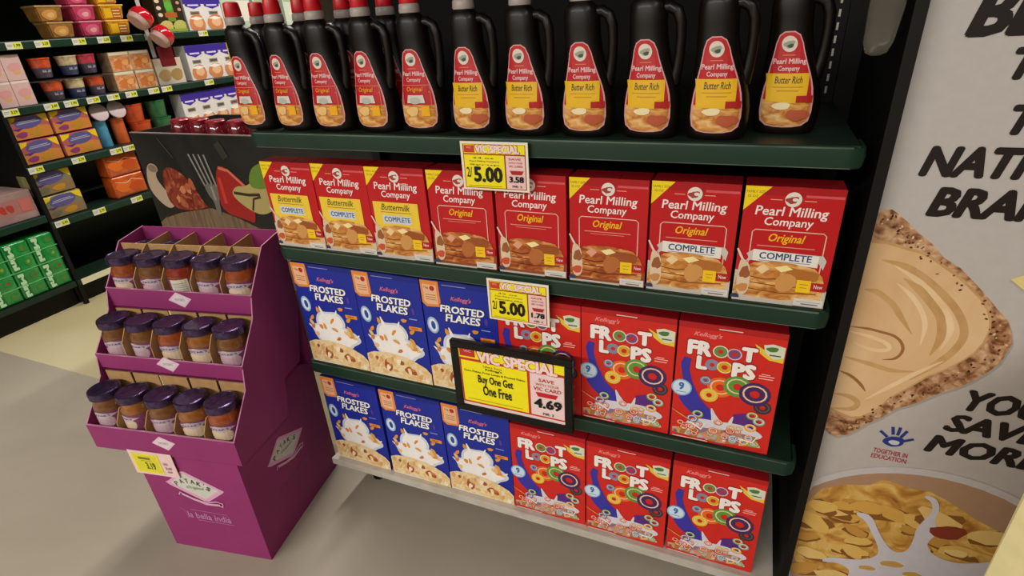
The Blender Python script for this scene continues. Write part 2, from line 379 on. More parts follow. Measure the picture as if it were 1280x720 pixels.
def make_bottle(rich):
    t = thing('syrup_bottle', '', 'bottle')
    bm = bmesh.new(); rings = []
    zs = [0, .004, .01, .03, .05, .07, .085, .1, .115, .13, .148, .165, .18, .195, .205, .212, .218, .222, .228]
    for z in zs:
        c, rx, ry = bottle_section(z)
        ring = []
        for i in range(32):
            a = 2 * math.pi * i / 32; ca, sa = math.cos(a), math.sin(a); k = 1 / (abs(ca) ** 2.4 + abs(sa) ** 2.4) ** (1 / 2.4)
            ring.append((c + rx * k * ca, ry * k * sa, z))
        rings.append(ring)
    loft(bm, rings); mesh_obj('body', bm, SYRUP, t, smooth=50)
    bm = bmesh.new(); tube(bm, [(.008, 0, .204), (.024, 0, .2055), (.036, 0, .198), (.042, 0, .182), (.0435, 0, .16), (.043, 0, .135), (.041, 0, .112), (.036, 0, .088)], [.009, .0095, .0095, .009, .0085, .0085, .009, .011], 10)
    mesh_obj('handle', bm, SYRUP, t, smooth=60)
    cx = -.0125
    bm = bmesh.new(); lathe(bm, [(.0195, .222), (.0205, .225), (.0195, .236), (.018, .238)], 24, (cx, 0)); mesh_obj('collar', bm, GREYCAP, t, smooth=40)
    bm = bmesh.new(); lathe(bm, [(.0175, .2385), (.018, .242), (.0165, .262), (.0155, .266), (.01, .268)], 24, (cx, 0)); mesh_obj('cap', bm, GREYCAP if rich == 2 else REDCAP, t, smooth=40)
    A = Art(.082, .148); PR = pear()
    A.poly(PR, 'd9a0a0'); A.poly([(.5 + (x - .5) * .93, .012 + y * .976) for x, y in PR], 'bb1a22')
    low = [(.5 + (x - .5) * .93, .012 + y * .976) for x, y in PR if y <= .31]
    # picture at the foot of the label
    r = [p for p in low if p[0] >= .5]; l = [p for p in low if p[0] < .5]
    A.poly(r + l if r[0][0] == .5 else low, PANC)
    A.ell(.5, .87, .145, .145, 'e0d2c4'); A.ell(.5, .865, .09, .075, '9aa08c', wob=.3); A.ell(.52, .85, .05, .04, '3c4c44', wob=.3)
    A.rect(.38, .755, .62, .762, 'e0905a')
    A.text('Pearl Milling', .20, .655, .82, .725, 'f0c4c4', .02, .15); A.text('Company', .30, .585, .70, .65, 'f0c4c4', .02, .15)
    if rich:
        A.poly([(.10, .28), (.86, .26), (.88, .575), (.07, .575)], 'e8b820')
        A.text('Butter Rich', .24, .47, .76, .545, '40401a', .01, .3); A.rect(.2, .43, .78, .438, 'c08a18'); A.rect(.3, .39, .7, .4, 'c08a18')
        A.rect(.68, .27, .98, .345, 'b02020'); A.ell(.42, .235, .17, .075, 'f3e2b4', wob=.12); A.ell(.74, .14, .2, .12, 'b8583a', wob=.2, seed=4)
    else:
        A.line([(.1, .3), (.1, .555), (.88, .555), (.9, .3)], .02, 'e07060')
        A.text('Original', .25, .46, .72, .535, 'f0a020', .015, .25)
        A.poly([(.22, .33), (.74, .33), (.7, .43), (.26, .43)], 'd6cfc4'); A.text('COMPLETE', .3, .36, .68, .4, '7a8088', .01) if False else A.ell(.46, .36, .16, .08, 'b9b8ae')
        A.ell(.35, .22, .17, .12, 'ecc27c', wob=.2); A.rect(.62, .16, .84, .29, 'f0b010')
    def fm(x, y, l):
        X = x - .041; z = .012 + y; c, rx, ry = bottle_section(z); X *= min(1, .97)
        u = max(-1, min(1, (X) / rx * .93)); 
        k = (1 - abs(u) ** 2.4) ** (1 / 2.4)
        return (c + X, -(ry * k) - .0006 - l, z)
    A.build('label', t, fm, ([.082 * k / 10 for k in range(1, 10)], [.148 * k / 10 for k in range(1, 10)]))
    return t
bott_o = make_bottle(0); bott_r = make_bottle(1); bott_w = make_bottle(2)
BX = [-.005, .108, .218, .332, .447, .563, .675, .788, .901, 1.011, 1.118]
BY = [.045, .045, .045, .045, .045, .045, .045, .045, .045, .045, .105]
used = {}
for i, x in enumerate(BX):
    src = bott_o if i < 5 else (bott_r if i == 5 else bott_w)
    kind = 'red Original label' if i < 5 else 'yellow Butter Rich label'
    where = 'leftmost, front row of top shelf' if i == 0 else ('right end of top shelf' if i == 10 else '%s from left, front row of top shelf' % ORD[i])
    lab = 'syrup bottle with %s, %s' % (kind, where)
    if src.name not in used: used[src.name] = 1; o = src; o.location = (x, BY[i], ZA + .0005); o['label'] = lab; o.rotation_euler[2] = R(rnd.uniform(-5, 3))
    else: o = dup(src, (x, BY[i], ZA + .0005), R(rnd.uniform(-5, 4)), lab)
    o['group'] = 'syrup bottles in the front row on the top shelf'
for i, x in enumerate([-.02, .108, .226, .334]):
    dup(bott_o, (x, .13, ZA + .0005), R(rnd.uniform(-5, 5)), 'dark syrup bottle standing in the second row behind the %s front bottle from the left' % ORD[i], 'syrup bottles in the second row')

# ------------------------------------------------------------------ cartons
def carton(name, w, d, h, art, side, top, cat='box', seam=None):
    t = thing(name, '', cat)
    bm = bmesh.new(); bx(bm, 0, w, .0, d, 0, h - .001, .0012); mesh_obj('body', bm, side, t)
    bm = bmesh.new(); bx(bm, .001, w - .001, .001, d - .001, h - .001, h + .0004); bx(bm, w * .36, w * .62, -.0004, d * .55, h, h + .0012); mesh_obj('top_flap', bm, top, t)
    art.build('front_print', t)
    return t
REDC = mat('red_carton', 'b8141c', .4, var=.04); DREDC = mat('dark_red_carton', '8c1018', .45)
BLUEC = mat('blue_carton', '1f2f9c', .38, var=.05); FLRED = mat('bright_red_carton', 'cf2a20', .38, var=.04)
def pearl_art(kind):
    A = Art(.150, .214)
    A.rect(0, 0, 1, 1, 'bd1219'); A.rect(0, .93, 1, .998, 'a80f16'); A.rect(.62, .925, .99, .945, 'd4545a')
    A.poly([(0, 1), (0, .80), (.27, 1)], 'f2d21c'); A.text('FAMILY SIZE', .015, .945, .21, .965, '6a5a10', .0); A.text('32 OZ', .03, .91, .14, .928, '6a5a10', .0)
    A.ell(.5, .905, .085, .085, 'e6dcd2'); A.ell(.49, .9, .055, .045, 'a04038', wob=.35); A.ell(.52, .905, .03, .02, 'e6dcd2')
    A.rect(.27, .895, .39, .902, 'd9a080'); A.rect(.61, .895, .73, .902, 'd9a080')
    A.text('Pearl Milling', .13, .745, .87, .845, 'f6e4e0', .014, .1); A.text('Company', .24, .665, .74, .755, 'f6e4e0', .014, .1)
    if kind == 'buttermilk':
        A.rect(.06, .30, .84, .635, 'efcb3c'); A.text('Buttermilk', .2, .545, .7, .615, '4a4a20', .012, .3); A.rect(.18, .52, .72, .527, '8a7a30')
        A.rect(.2, .40, .7, .49, 'ccd4d8'); A.text('COMPLETE', .23, .42, .68, .475, '2a4a86', .02)
    else:
        A.line([(.13, .3), (.13, .625), (.16, .645), (.86, .645), (.89, .625), (.89, .27)], .012, 'e8b8a8')
        A.text('Original', .31, .53, .69, .62, 'f6b41c', .02, .3); A.rect(.2, .505, .8, .514, 'e08878'); A.rect(.28, .485, .72, .491, 'e08878') if kind == 'original' else None
        if kind == 'complete':
            A.poly([(.1, .36), (.18, .38), (.18, .42), (.86, .40), (.92, .34), (.94, .42), (.9, .46), (.17, .47), (.1, .43), (.13, .4)], 'c9c2b8')
            A.poly([(.17, .375), (.86, .355), (.86, .455), (.17, .475)], 'e9e4da'); A.text('COMPLETE', .24, .395, .79, .455, '2a4a78', .02)
            A.rect(.24, .378, .78, .384, '8a90a0')
    P = PANC2 if kind == 'original' else PANC
    # stack of pancakes over a plate
    A.poly([(0, 0), (1, 0), (1, .16), (.0, .28)], 'c9c0b0' if kind != 'original' else '8a4a2c')
    A.poly([(.0, .07), (.06, .05), (.5, .035), (.95, .07), (.97, .2), (.93, .28), (.84, .345), (.6, .375), (.4, .38), (.2, .36), (.08, .3), (.02, .2)], P)
    for k, (yy, x0, x1) in enumerate(((.10, .12, .9), (.16, .1, .94), (.215, .1, .6))):
        A.line([(x0, yy + .02), ((x0 + x1) / 2, yy), (x1, yy + .025)], .012, '7a4218' if kind != 'original' else '4a1c0c')
    A.poly([(.56, .345), (.9, .3), (.88, .24), (.7, .2), (.55, .24)], '9a4f22' if kind != 'complete' else 'b06c2c')
    A.ell(.56, .2, .10, .13, 'cf9652' if kind != 'original' else 'b56a36', wob=.1, rot=-.4)
    A.poly([(.42, .33), (.54, .355), (.62, .325), (.5, .29)], 'f6e2a0'); A.poly([(.22, .30), (.3, .35), (.37, .31), (.3, .26)], 'efd09a' if kind != 'original' else 'e0a080')
    A.line([(.0, .47), (.05, .40), (.11, .33)], [.02, .028, .02], 'e6cfc0', True); A.poly(soft([(.03, .38), (.10, .38), (.17, .31), (.18, .06), (.03, .04)]), 'dcc4a4')
    A.ell(.11, .26, .05, .09, '9a5a32', wob=.3, seed=3); A.ell(.1, .12, .06, .06, 'cc5036' if kind != 'complete' else 'c88a50', wob=.2); A.ell(.03, .03, .05, .04, '343a5a')
    A.rect(.68, .13, .83, .24, 'f4c81a'); A.rect(.83, .15, .99, .225, 'b01a18'); A.text('New', .86, .175, .95, .21, 'f0d8d0', .01)
    A.rect(.72, .17, .79, .175, '8a6a10'); A.rect(.71, .20, .8, .205, '8a6a10')
    A.rect(.68, .01, .99, .075, 'd9d4cc'); A.rect(.76, .022, .94, .032, '6a6a70'); A.rect(.71, .045, .96, .05, '9a9aa0')
    A.rect(.0, .0, .68, .02, 'c8c0b4')
    return A
def lab_front(i, n, what, row):
    return '%s, %s from the left %s' % (what, ORD[i], row)
PX = [-.012, .137, .290, .448, .605, .762, .916, 1.072]
kinds = ['buttermilk'] * 3 + ['original'] * 3 + ['complete'] * 2
desc = {'buttermilk': 'red pancake mix box with a yellow Buttermilk panel', 'original': 'red pancake mix box marked Original only', 'complete': 'red pancake mix box with a white COMPLETE ribbon'}
protos = {k: carton('pancake_mix_box', .150, .055, .214, pearl_art(k), REDC, DREDC) for k in desc}
seen = set()
for i, (x, k) in enumerate(zip(PX, kinds)):
    lab = '%s, %s from left, second shelf' % (desc[k], ORD[i]); loc = (x, .006 + rnd.uniform(0, .004), ZB + .0005); rz = R(rnd.uniform(-.5, .5))
    if k not in seen: seen.add(k); o = protos[k]; o.location = loc; o.rotation_euler[2] = rz; o['label'] = lab
    else: o = dup(protos[k], loc, rz, lab)
    o['group'] = 'pancake mix boxes on the second shelf'

def loop(A, cx, cy, r, c, seed=0):
    A.ring(cx, cy, r, r * .55, c, 14, .85); A.ring(cx, cy + .004, r * .8, r * .15, 'f0e0d0', 10, .8)
def flakes_art():
    A = Art(.193, .303)
    A.rect(0, 0, 1, 1, '1c2c98'); A.rect(0, .955, 1, 1, '172480'); A.rect(.3, .968, .62, .974, '8a94c8')
    A.poly([(.0, .995), (.0, .80), (.06, .765), (.24, .775), (.26, .80), (.25, .995)], 'e48a3c'); A.poly([(.03, .96), (.03, .81), (.07, .79), (.22, .795), (.22, .96)], 'eab890')
    A.ell(.16, .93, .035, .035, 'b02a22'); A.text('15g', .05, .92, .11, .945, '8a4a20', .02); A.rect(.06, .87, .2, .876, 'a8683c'); A.rect(.06, .85, .2, .856, 'a8683c'); A.rect(.06, .83, .2, .836, 'a8683c')
    A.text("Kellogg's", .40, .835, .68, .885, 'd86a7c', .02, .4)
    A.text('FROSTED', .24, .735, .84, .80, 'f6f4f2', .03, .15, '0c1448', .03); A.text('FLAKES', .30, .655, .78, .725, 'f6f4f2', .03, .15, '0c1448', .03)
    A.ell(.11, .60, .08, .12, '9ab8d8', rot=.1); A.ell(.11, .60, .06, .095, 'dce8f0', rot=.1); A.ell(.115, .6, .03, .06, '2a4aa0', rot=.1)
    A.rect(.76, .52, .95, .555, 'e8902c', rot=.02); A.text('NEW', .8, .528, .9, .547, '7a3a10', .01); A.rect(.78, .62, .9, .628, '9aa4d8'); A.ell(.86, .70, .02, .05, '5a3a9a')
    # milk pouring in a splash over a heap of flakes
    A.ell(.52, .31, .40, .20, 'd4d6e2', 36, -.15, .14, 2); A.ell(.47, .44, .24, .20, 'd4d6e2', 30, .3, .12, 7)
    A.ell(.51, .31, .35, .17, 'f2efec', 36, -.15, .14, 2); A.ell(.47, .44, .20, .165, 'f2efec', 30, .3, .12, 7)
    A.line([(.08, .40), (.16, .36), (.26, .34)], [.01, .05, .06], 'f2efec', True); A.line([(.93, .36), (.84, .32), (.74, .30)], [.012, .05, .06], 'f2efec', True); A.line([(.33, .60), (.36, .54), (.40, .48)], [.012, .05, .06], 'f2efec', True); A.line([(.62, .58), (.58, .52), (.54, .48)], [.012, .045, .06], 'f2efec', True)
    q = random.Random(3)
    for k in range(15):
        x = .12 + .74 * q.random(); y = .28 + .25 * q.random() * (1 - abs(x - .5))
        A.ell(x, y, q.uniform(.035, .06), q.uniform(.022, .035), q.choice(['e08a34', 'd9a050', 'c87a3a', 'ecc07a']), 10, q.uniform(0, 3), .25, k)
    for x, y in ((.17, .47), (.8, .5), (.3, .56), (.7, .6)): A.ell(x, y, .045, .028, 'e0963c', 10, x * 5, .25, int(x * 50))
    A.poly([(0, 0), (1, 0), (1, .11), (.93, .16), (.8, .20), (.6, .235), (.35, .25), (.12, .235), (.0, .20)], FLAKEP)
    for x, y, s_ in ((.33, .12, .1), (.68, .10, .09), (.55, .17, .05), (.15, .17, .04)): A.ell(x, y, s_, s_ * .7, 'a8502c', 12, x * 4, .25, int(x * 99))
    for x, y, s_ in ((.36, .135, .05), (.71, .115, .045)): A.ell(x, y, s_, s_ * .5, 'c8803c', 10, x * 4, .25, 5)
    for k in range(16): A.ell(q.random() * .95 + .02, .03 + q.random() * .17, q.uniform(.04, .07), q.uniform(.02, .035), q.choice(['efdcb0', 'e2bd80', 'f3e8cc', 'd8a868']), 9, q.uniform(0, 3), .25, k + 20)
    A.rect(.02, .005, .5, .018, 'e8e0d0')
    return A
def loops_art():
    A = Art(.195, .288)
    A.rect(0, 0, 1, 1, 'd0281f'); A.rect(0, .955, 1, 1, 'b01c1c'); A.rect(.38, .968, .6, .975, 'e0c8c0')
    A.text("Kellogg's", .15, .89, .42, .935, 'e88a8a', .02, .4)
    A.poly([(.72, .90), (.82, .86), (.99, .84), (.99, .78), (.86, .79), (.78, .83)], 'e8c83c'); A.poly([(.80, .90), (.88, .915), (.99, .9), (.99, .82), (.9, .80), (.82, .84)], 'd8dcc4'); A.ell(.88, .875, .05, .03, '4a7a3a', wob=.2); A.rect(.86, .825, .96, .835, '4a5a48')
    W_ = 'f4ece6'
    A.text('FR', .10, .745, .34, .865, W_, .07, 0, '8a1414', .03)
    A.ring(.42, .80, .075, .05, '6a8a4a', 14, .95); A.ring(.42, .80, .075, .012, 'e0e0c0', 14, .95)
    A.ring(.55, .795, .07, .045, '7a4a78', 14, .95); A.ring(.55, .795, .07, .012, 'd8b8c8', 14, .95)
    A.text('T', .61, .75, .76, .865, W_, .07, 0, '8a1414', .03)
    A.text('L', .20, .635, .31, .745, W_, .07, 0, '8a1414', .03)
    A.ring(.355, .685, .07, .045, '8a88a0', 14, .95); A.ring(.475, .68, .075, .045, 'd8a428', 14, .95); A.ring(.475, .68, .075, .012, 'f2e08a', 14, .95)
    A.text('PS', .545, .61, .77, .735, W_, .07, 0, '8a1414', .03)
    A.rect(.80, .655, .94, .663, 'f0b0a8'); A.rect(.80, .635, .93, .643, 'f0b0a8'); A.rect(.82, .67, .9, .677, 'f0b0a8')
    # blue ribbon of milk-shake colour sweeping down the left
    A.poly([(.05, .66), (.08, .72), (.15, .71), (.14, .62), (.18, .52), (.28, .38), (.42, .28), (.40, .20), (.25, .22), (.12, .30), (.06, .36), (.10, .48)], '3a34a0')
    A.ell(.08, .455, .105, .105, '8ab4dc'); A.ell(.08, .455, .09, .09, 'cfe2f0'); A.text('9', .05, .435, .105, .50, '3a6ab0', .04); A.rect(.03, .415, .13, .42, '3a6ab0')
    A.poly([(.62, .30), (.75, .33), (.86, .26), (.84, .12), (.62, .14)], '5a2a80')
    # big fruity rings tumbling
    for cx, cy, r, c in ((.88, .40, .085, '3a3038'), (.46, .51, .13, 'e86a1c'), (.62, .54, .135, '5a9a3a'), (.79, .50, .15, '43285e'), (.36, .43, .09, 'e8c02c'), (.31, .55, .055, '4a90b8')):
        A.ring(cx, cy, r, r * .68, c, 18, .95); A.ring(cx, cy + .003, r * .78, r * .12, 'f0c8a8' if c != '3a3038' else '6a5a60', 14, .9)
    A.ell(.52, .14, .36, .13, 'd8d4dc', 36, .05, .14, 4); A.line([(.40, .32), (.43, .26), (.48, .18)], [.01, .05, .12], 'd8d4dc', True); A.line([(.62, .28), (.60, .22), (.58, .16)], [.01, .04, .1], 'd8d4dc', True)
    A.poly([(.02, .04), (.5, .02), (.93, .05), (.86, .14), (.6, .15), (.3, .13), (.1, .10), (.02, .09)], LOOPMIX)
    q = random.Random(9)
    for k in range(24): 
        x = .1 + .76 * q.random(); loop(A, x, .06 + q.random() * .16 * (1 - abs(x - .5) * .8), q.uniform(.035, .055), q.choice(['c8402c', '7a9a3a', 'd8a030', '6a5a9a', 'd06a5a', '88a8b8', 'e0643c']))
    for cx, cy, c in ((.80, .32, '8a9a4a'), (.87, .28, '8ab0a0'), (.80, .215, 'e8a820'), (.27, .25, '7a9a4a'), (.22, .20, '5a70a8')): loop(A, cx, cy, .06, c)
    A.line([(.0, .26), (.1, .22), (.24, .17)], [.004, .014, .004], 'e8a050'); A.line([(.2, .17), (.32, .12), (.36, .18)], [.02, .025, .01], 'f0e8e4'); A.line([(.7, .1), (.84, .09), (.88, .15)], [.02, .02, .008], 'f0e8e4')
    A.rect(.03, .012, .4, .022, 'e8b0a8')
    return A
def fruit(*a): pass
fp = carton('cereal_box', .193, .055, .303, flakes_art(), BLUEC, mat('navy_carton', '18225e', .45)); lp = carton('cereal_box', .195, .055, .288, loops_art(), FLRED, DREDC)
first = {1, 2}
def place_cereal(src, key, x, z, lab, grp):
    loc = (x, .005 + rnd.uniform(0, .003), z + .0005); rz = R(rnd.uniform(-.5, .5))
    if key in first: first.discard(key); o = src; o.location = loc; o.rotation_euler[2] = rz; o['label'] = lab
    else: o = dup(src, loc, rz, lab)
    o['group'] = grp
for z, sh, xs1, xs2 in ((ZC, 'third shelf', (.003, .1985, .394), (.5885, .785, .984)), (ZD, 'bottom deck', (.004, .206, .402), (.598, .797, .998))):
    for i, x in enumerate(xs1): place_cereal(fp, 1, x, z, 'blue sugared corn flakes box, %s from the left on the %s' % (ORD[i], sh), 'blue cereal boxes on the ' + sh)
    for i, x in enumerate(xs2): place_cereal(lp, 2, x, z, 'red box of coloured fruity ring cereal, %s of three on the %s' % (('leftmost', 'middle', 'rightmost')[i], sh), 'red cereal boxes on the ' + sh)

# ------------------------------------------------------------------ price signs
def special_art(w, h, big, price):
    A = Art(w, h)
    Y = 'f4e41c'
    A.rect(0, 0, 1, 1, 'efe6d2'); A.rect(.035, .04, .965, .95, 'a03a18'); A.rect(.05, .76, .955, .94, Y); A.rect(.055, .775, .215, .925, 'c83a24'); A.text('VIC', .09, .86, .17, .90, 'f0b8a8', .01)
    A.text('VIC SPECIAL', .225, .775, .88, .93, 'f4dcd8', .05, 0, 'a02020', .035)
    A.rect(.05, .06, .655, .735, Y); A.rect(.675, .06, .955, .735, 'efc8c4')
    return A
def small_sign(x0, x1, z0, z1, price, lines, lab):
    t = thing('price_sign', lab, 'sign', ((x0 + x1) / 2, -.016, z0), 0, 'small yellow special signs'); w, h = x1 - x0, z1 - z0
    bm = bmesh.new(); bx(bm, -w / 2, w / 2, -.001, .0005, 0, h); mesh_obj('card', bm, flat('efe6d2'), t)
    A = special_art(w, h, 0, price)
    for k, s_ in enumerate(lines): A.text(s_, .13 if k else .18, .655 - k * .07, .58 if k else .5, .69 - k * .07, '303010', .01)
    A.text('2/', .075, .27, .155, .48, '302a08', .01); A.text('5.00', .18, .17, .62, .50, '14100a', .05); A.rect(.09, .09, .6, .10, '8a7a20')
    A.text('SAVE', .72, .65, .9, .69, 'b04038', .01); A.text('WITH YOUR', .72, .58, .92, .615, 'b04038', .0); A.text('VIC CARD', .72, .51, .92, .55, 'b04038', .01)
    A.poly([(.73, .44), (.93, .44), (.9, .36), (.76, .36)], 'b01c28'); A.text(price, .715, .20, .93, .325, '141014', .04); A.text('MR: 2', .76, .095, .9, .14, '3a3434', .02)
    A.build('print', t, lambda x, y, l: (x - w / 2, -.0012 - l, y))
    bm = bmesh.new(); bx(bm, -.02, .02, .0007, .009, h * .62, h * .9); mesh_obj('clip', bm, CLEAR, t)
small_sign(.549, .690, 1.046, 1.141, '3.58', ['24 oz', 'Pearl Milling Company', 'Syrup'], 'small yellow special price sign reading 2/5.00, clipped to the top shelf rail')
small_sign(.581, .722, .751, .851, '1.78', ['32 oz', 'Pearl Milling Company', 'Pancake Mix'], 'small yellow special price sign reading 2/5.00, clipped to the second shelf rail')
SW, SH = .292, .197
t = thing('framed_sign', 'large black framed yellow sign reading Buy One Get One Free at 4.69', 'sign', (.489, -.045, .501)); t.rotation_euler = (R(0), 0, 0)
bm = bmesh.new()
for a in ((0, SW, 0, .018), (0, SW, SH - .018, SH), (0, .018, .018, SH - .018), (SW - .018, SW, .018, SH - .018)): bx(bm, a[0], a[1], -.006, .008, a[2], a[3], .002)
mesh_obj('frame', bm, mat('black_plastic', '070707', .3, 0, .3), t)
bm = bmesh.new(); bx(bm, .01, SW - .01, .0, .006, .01, SH - .01); mesh_obj('card', bm, flat('efe6d2'), t)
AW, AH = SW - .032, SH - .032
A = Art(AW, AH); Y = 'f7ea18'
A.rect(0, 0, 1, 1, 'efd8d4'); A.rect(.01, .06, .99, .99, 'c8342a'); A.rect(.0, .83, 1.0, .99, Y); A.rect(.02, .855, .17, .985, 'c23028'); A.text('VIC', .06, .925, .135, .965, 'f0a8a0', .02)
A.rect(.025, .09, .655, .79, Y); A.rect(.68, .09, .985, .79, 'f0d4d2')
A.text('VIC SPECIAL', .19, .79, .93, .975, 'f8dcd8', .055, 0, 'b02424', .035)
A.text('Select Sizes', .24, .72, .42, .755, '403c10', .0); A.text("Kellogg's", .26, .665, .42, .71, '2a280a', .02); A.text('Corn Flakes, Froot Loops & Frosted Flakes', .05, .60, .635, .645, '2a280a', .01)
A.text('Buy One Get', .18, .41, .52, .58, '16140a', .025); A.text('One Free', .22, .24, .50, .41, '16140a', .025); A.rect(.06, .135, .6, .143, '9a9220')
A.text('SAVE', .76, .665, .90, .72, 'b83838', .01); A.text('WITH YOUR', .73, .60, .94, .64, 'b83838', .0); A.text('VIC CARD', .71, .52, .96, .58, 'b83838', .01)
A.poly([(.73, .49), (.93, .49), (.91, .42), (.75, .42)], 'cc1c2c'); A.text('4.69', .71, .23, .965, .39, '0e0c0e', .05); A.text('MR: 2', .79, .12, .89, .16, '3a3434', .02)
A.build('print', t, lambda x, y, l: (x + .016, -.0004 - l, y + .016))
bm = bmesh.new(); bx(bm, SW * .4, SW * .6, .008, .036, .02, .06, .003); bx(bm, SW * .43, SW * .57, .006, .012, .05, .12); mesh_obj('clip', bm, BLACK, t)

# ------------------------------------------------------------------ big poster and its board
PXL, PXR, PB, PT = 1.277, 1.84, .0, 1.75
t = thing('poster_board', 'tall white advertising board with bread, nut butter and cereal bowl beside the shelving', 'poster', (0, 0, 0))
bm = bmesh.new(); bx(bm, PXL - .004, PXR + .004, .052, .075, PB, PT); mesh_obj('board', bm, BLACK, t)
pw, ph = PXR - PXL, PT - PB
A = Art(pw, ph, .00025)
def N(p): return ((p[0] - PXL) / pw, (p[1] - PB) / ph)
def NP(l): return [N(p) for p in l]
A.rect(0, 0, 1, 1, 'bfbab6')
crust = [(1.277, 1.033), (1.297, 1.034), (1.31, 1.025), (1.322, 1.015), (1.34, .998), (1.363, .981), (1.385, .958), (1.41, .943), (1.437, .918), (1.459, .896), (1.478, .875), (1.495, .859), (1.506, .838), (1.513, .817), (1.51, .795), (1.507, .775), (1.494, .752), (1.479, .731), (1.46, .712), (1.441, .698), (1.412, .668), (1.384, .647), (1.366, .622), (1.347, .603), (1.333, .583), (1.319, .567), (1.3, .557), (1.286, .562), (1.277, .573)]
A.poly(NP([(x + (.003 if i not in (0, 28) else 0), z - .004) for i, (x, z) in enumerate(crust)]), 'a8a29e')
A.poly(NP(crust), CRUST)
but = [(1.277, .974), (1.30, .974), (1.327, .967), (1.35, .962), (1.369, .953), (1.392, .938), (1.415, .922), (1.433, .906), (1.45, .89), (1.463, .873), (1.472, .853), (1.476, .835), (1.474, .812), (1.467, .79), (1.457, .774), (1.437, .75), (1.415, .731), (1.39, .698), (1.367, .668), (1.357, .645), (1.348, .632), (1.332, .617), (1.317, .612), (1.295, .618), (1.277, .627)]
A.poly(NP([(1.277 + (x - 1.277) * 1.015, .8 + (z - .8) * 1.03) for x, z in but]), BUTTERD); A.poly(NP(but), BUTTER)
SWL = ramp_mat('nut_butter_light_print', [(.3, 'e6c294'), (.7, 'efd3a8')], 'noise', 12, 3, 1)
def sw(pts, wd, m): A.line(NP(pts), [wd * .1 / pw if i in (0, len(pts) - 1) else wd / pw for i in range(len(pts))], m, True)
sw([(1.30, .945), (1.34, .935), (1.385, .905), (1.425, .865), (1.445, .825), (1.44, .79), (1.42, .755), (1.39, .715)], .012, BUTTERD)
sw([(1.32, .937), (1.36, .912), (1.40, .875), (1.425, .83), (1.42, .785)], .01, SWL)
sw([(1.338, .915), (1.362, .899), (1.381, .88), (1.4, .858), (1.409, .84), (1.415, .808), (1.408, .771)], .013, BUTTERD)
sw([(1.33, .905), (1.355, .885), (1.375, .86), (1.388, .83), (1.39, .79)], .008, SWL)
sw([(1.285, .887), (1.303, .885), (1.318, .876), (1.335, .862), (1.348, .844), (1.373, .81)], .01, BUTTERD)
sw([(1.277, .81), (1.305, .81), (1.326, .807), (1.348, .802), (1.362, .79), (1.367, .773), (1.359, .756), (1.34, .75)], .005, mat('butter_shadow_ink', '9a6a3c', .5))
sw([(1.277, .80), (1.31, .795), (1.34, .785), (1.345, .772), (1.32, .768), (1.29, .778)], .007, SWL)
sw([(1.28, .745), (1.32, .738), (1.36, .73), (1.395, .735)], .009, BUTTERD)
sw([(1.277, .713), (1.295, .707), (1.309, .698), (1.32, .687), (1.329, .675)], .006, mat('butter_shadow_ink', '9a6a3c', .5))
sw([(1.278, .659), (1.303, .659), (1.319, .650), (1.321, .640), (1.311, .629), (1.282, .625)], .01, BUTTERD)
sw([(1.33, .655), (1.36, .69), (1.40, .735), (1.43, .765)], .008, SWL)
q = random.Random(5)
for k in range(120):      # seeds on the crust
    i = q.randrange(len(crust) - 2) ; a, b = crust[i], crust[i + 1]; f = q.random(); x = a[0] + (b[0] - a[0]) * f; z = a[1] + (b[1] - a[1]) * f
    d = q.uniform(.006, .032); cx, cz = 1.33, .80; L_ = math.hypot(cx - x, cz - z); x += (cx - x) / L_ * d; z += (cz - z) / L_ * d
    if x < PXL + .006: continue
    e = N((x, z)); A.L = 60; A.ell(e[0], e[1], q.uniform(.0015, .0032) / pw, q.uniform(.001, .002) / pw, q.choice(['5a3420', '7a4a2c', 'dfc4a0', '4a2818']), 6, q.uniform(0, 3))
A.L = 61
INK = '231c1a'
def ptext(s_, x0, z0, x1, z1, sh=.25): a, b = N((x0, z0)), N((x1, z1)); A.text(s_, a[0], a[1], b[0], b[1], INK, .055, sh)
ptext('BETTER', 1.328, 1.289, 1.60, 1.352); ptext('THAN', 1.392, 1.232, 1.54, 1.275); ptext('THE', 1.410, 1.156, 1.515, 1.199)
ptext('NATIONAL', 1.318, 1.090, 1.605, 1.139); ptext('BRANDS', 1.342, 1.026, 1.585, 1.076)
ptext('YOU', 1.480, .669, 1.60, .716); ptext('SAVE', 1.462, .618, 1.612, .660); ptext('MORE.', 1.445, .563, 1.63, .607)
c = N((1.396, .572))
A.ell(c[0], c[1], .017 / pw, .013 / pw, '2c3a88', 14, .2, .1); A.ell(c[0] + .002, c[1] - .0012, .009 / pw, .006 / pw, 'cdd0da', 10, 0, .1)
for dx, dz, ex, ez in ((-.012, .008, -.026, .02), (-.004, .016, -.008, .034), (.003, .016, .004, .036), (.009, .013, .016, .03), (.015, .005, .03, .014)):
    a = N((1.396 + dx, .572 + dz)); b = N((1.396 + ex, .572 + ez)); A.line([a, b], .0055 / pw, '2c3a88')
a, b = N((1.368, .538)), N((1.425, .549)); A.text('TOGETHER IN', a[0], a[1], b[0], b[1], 'b03a48', .02); a, b = N((1.367, .524)), N((1.426, .535)); A.text('EDUCATION', a[0], a[1], b[0], b[1], 'b03a48', .02)
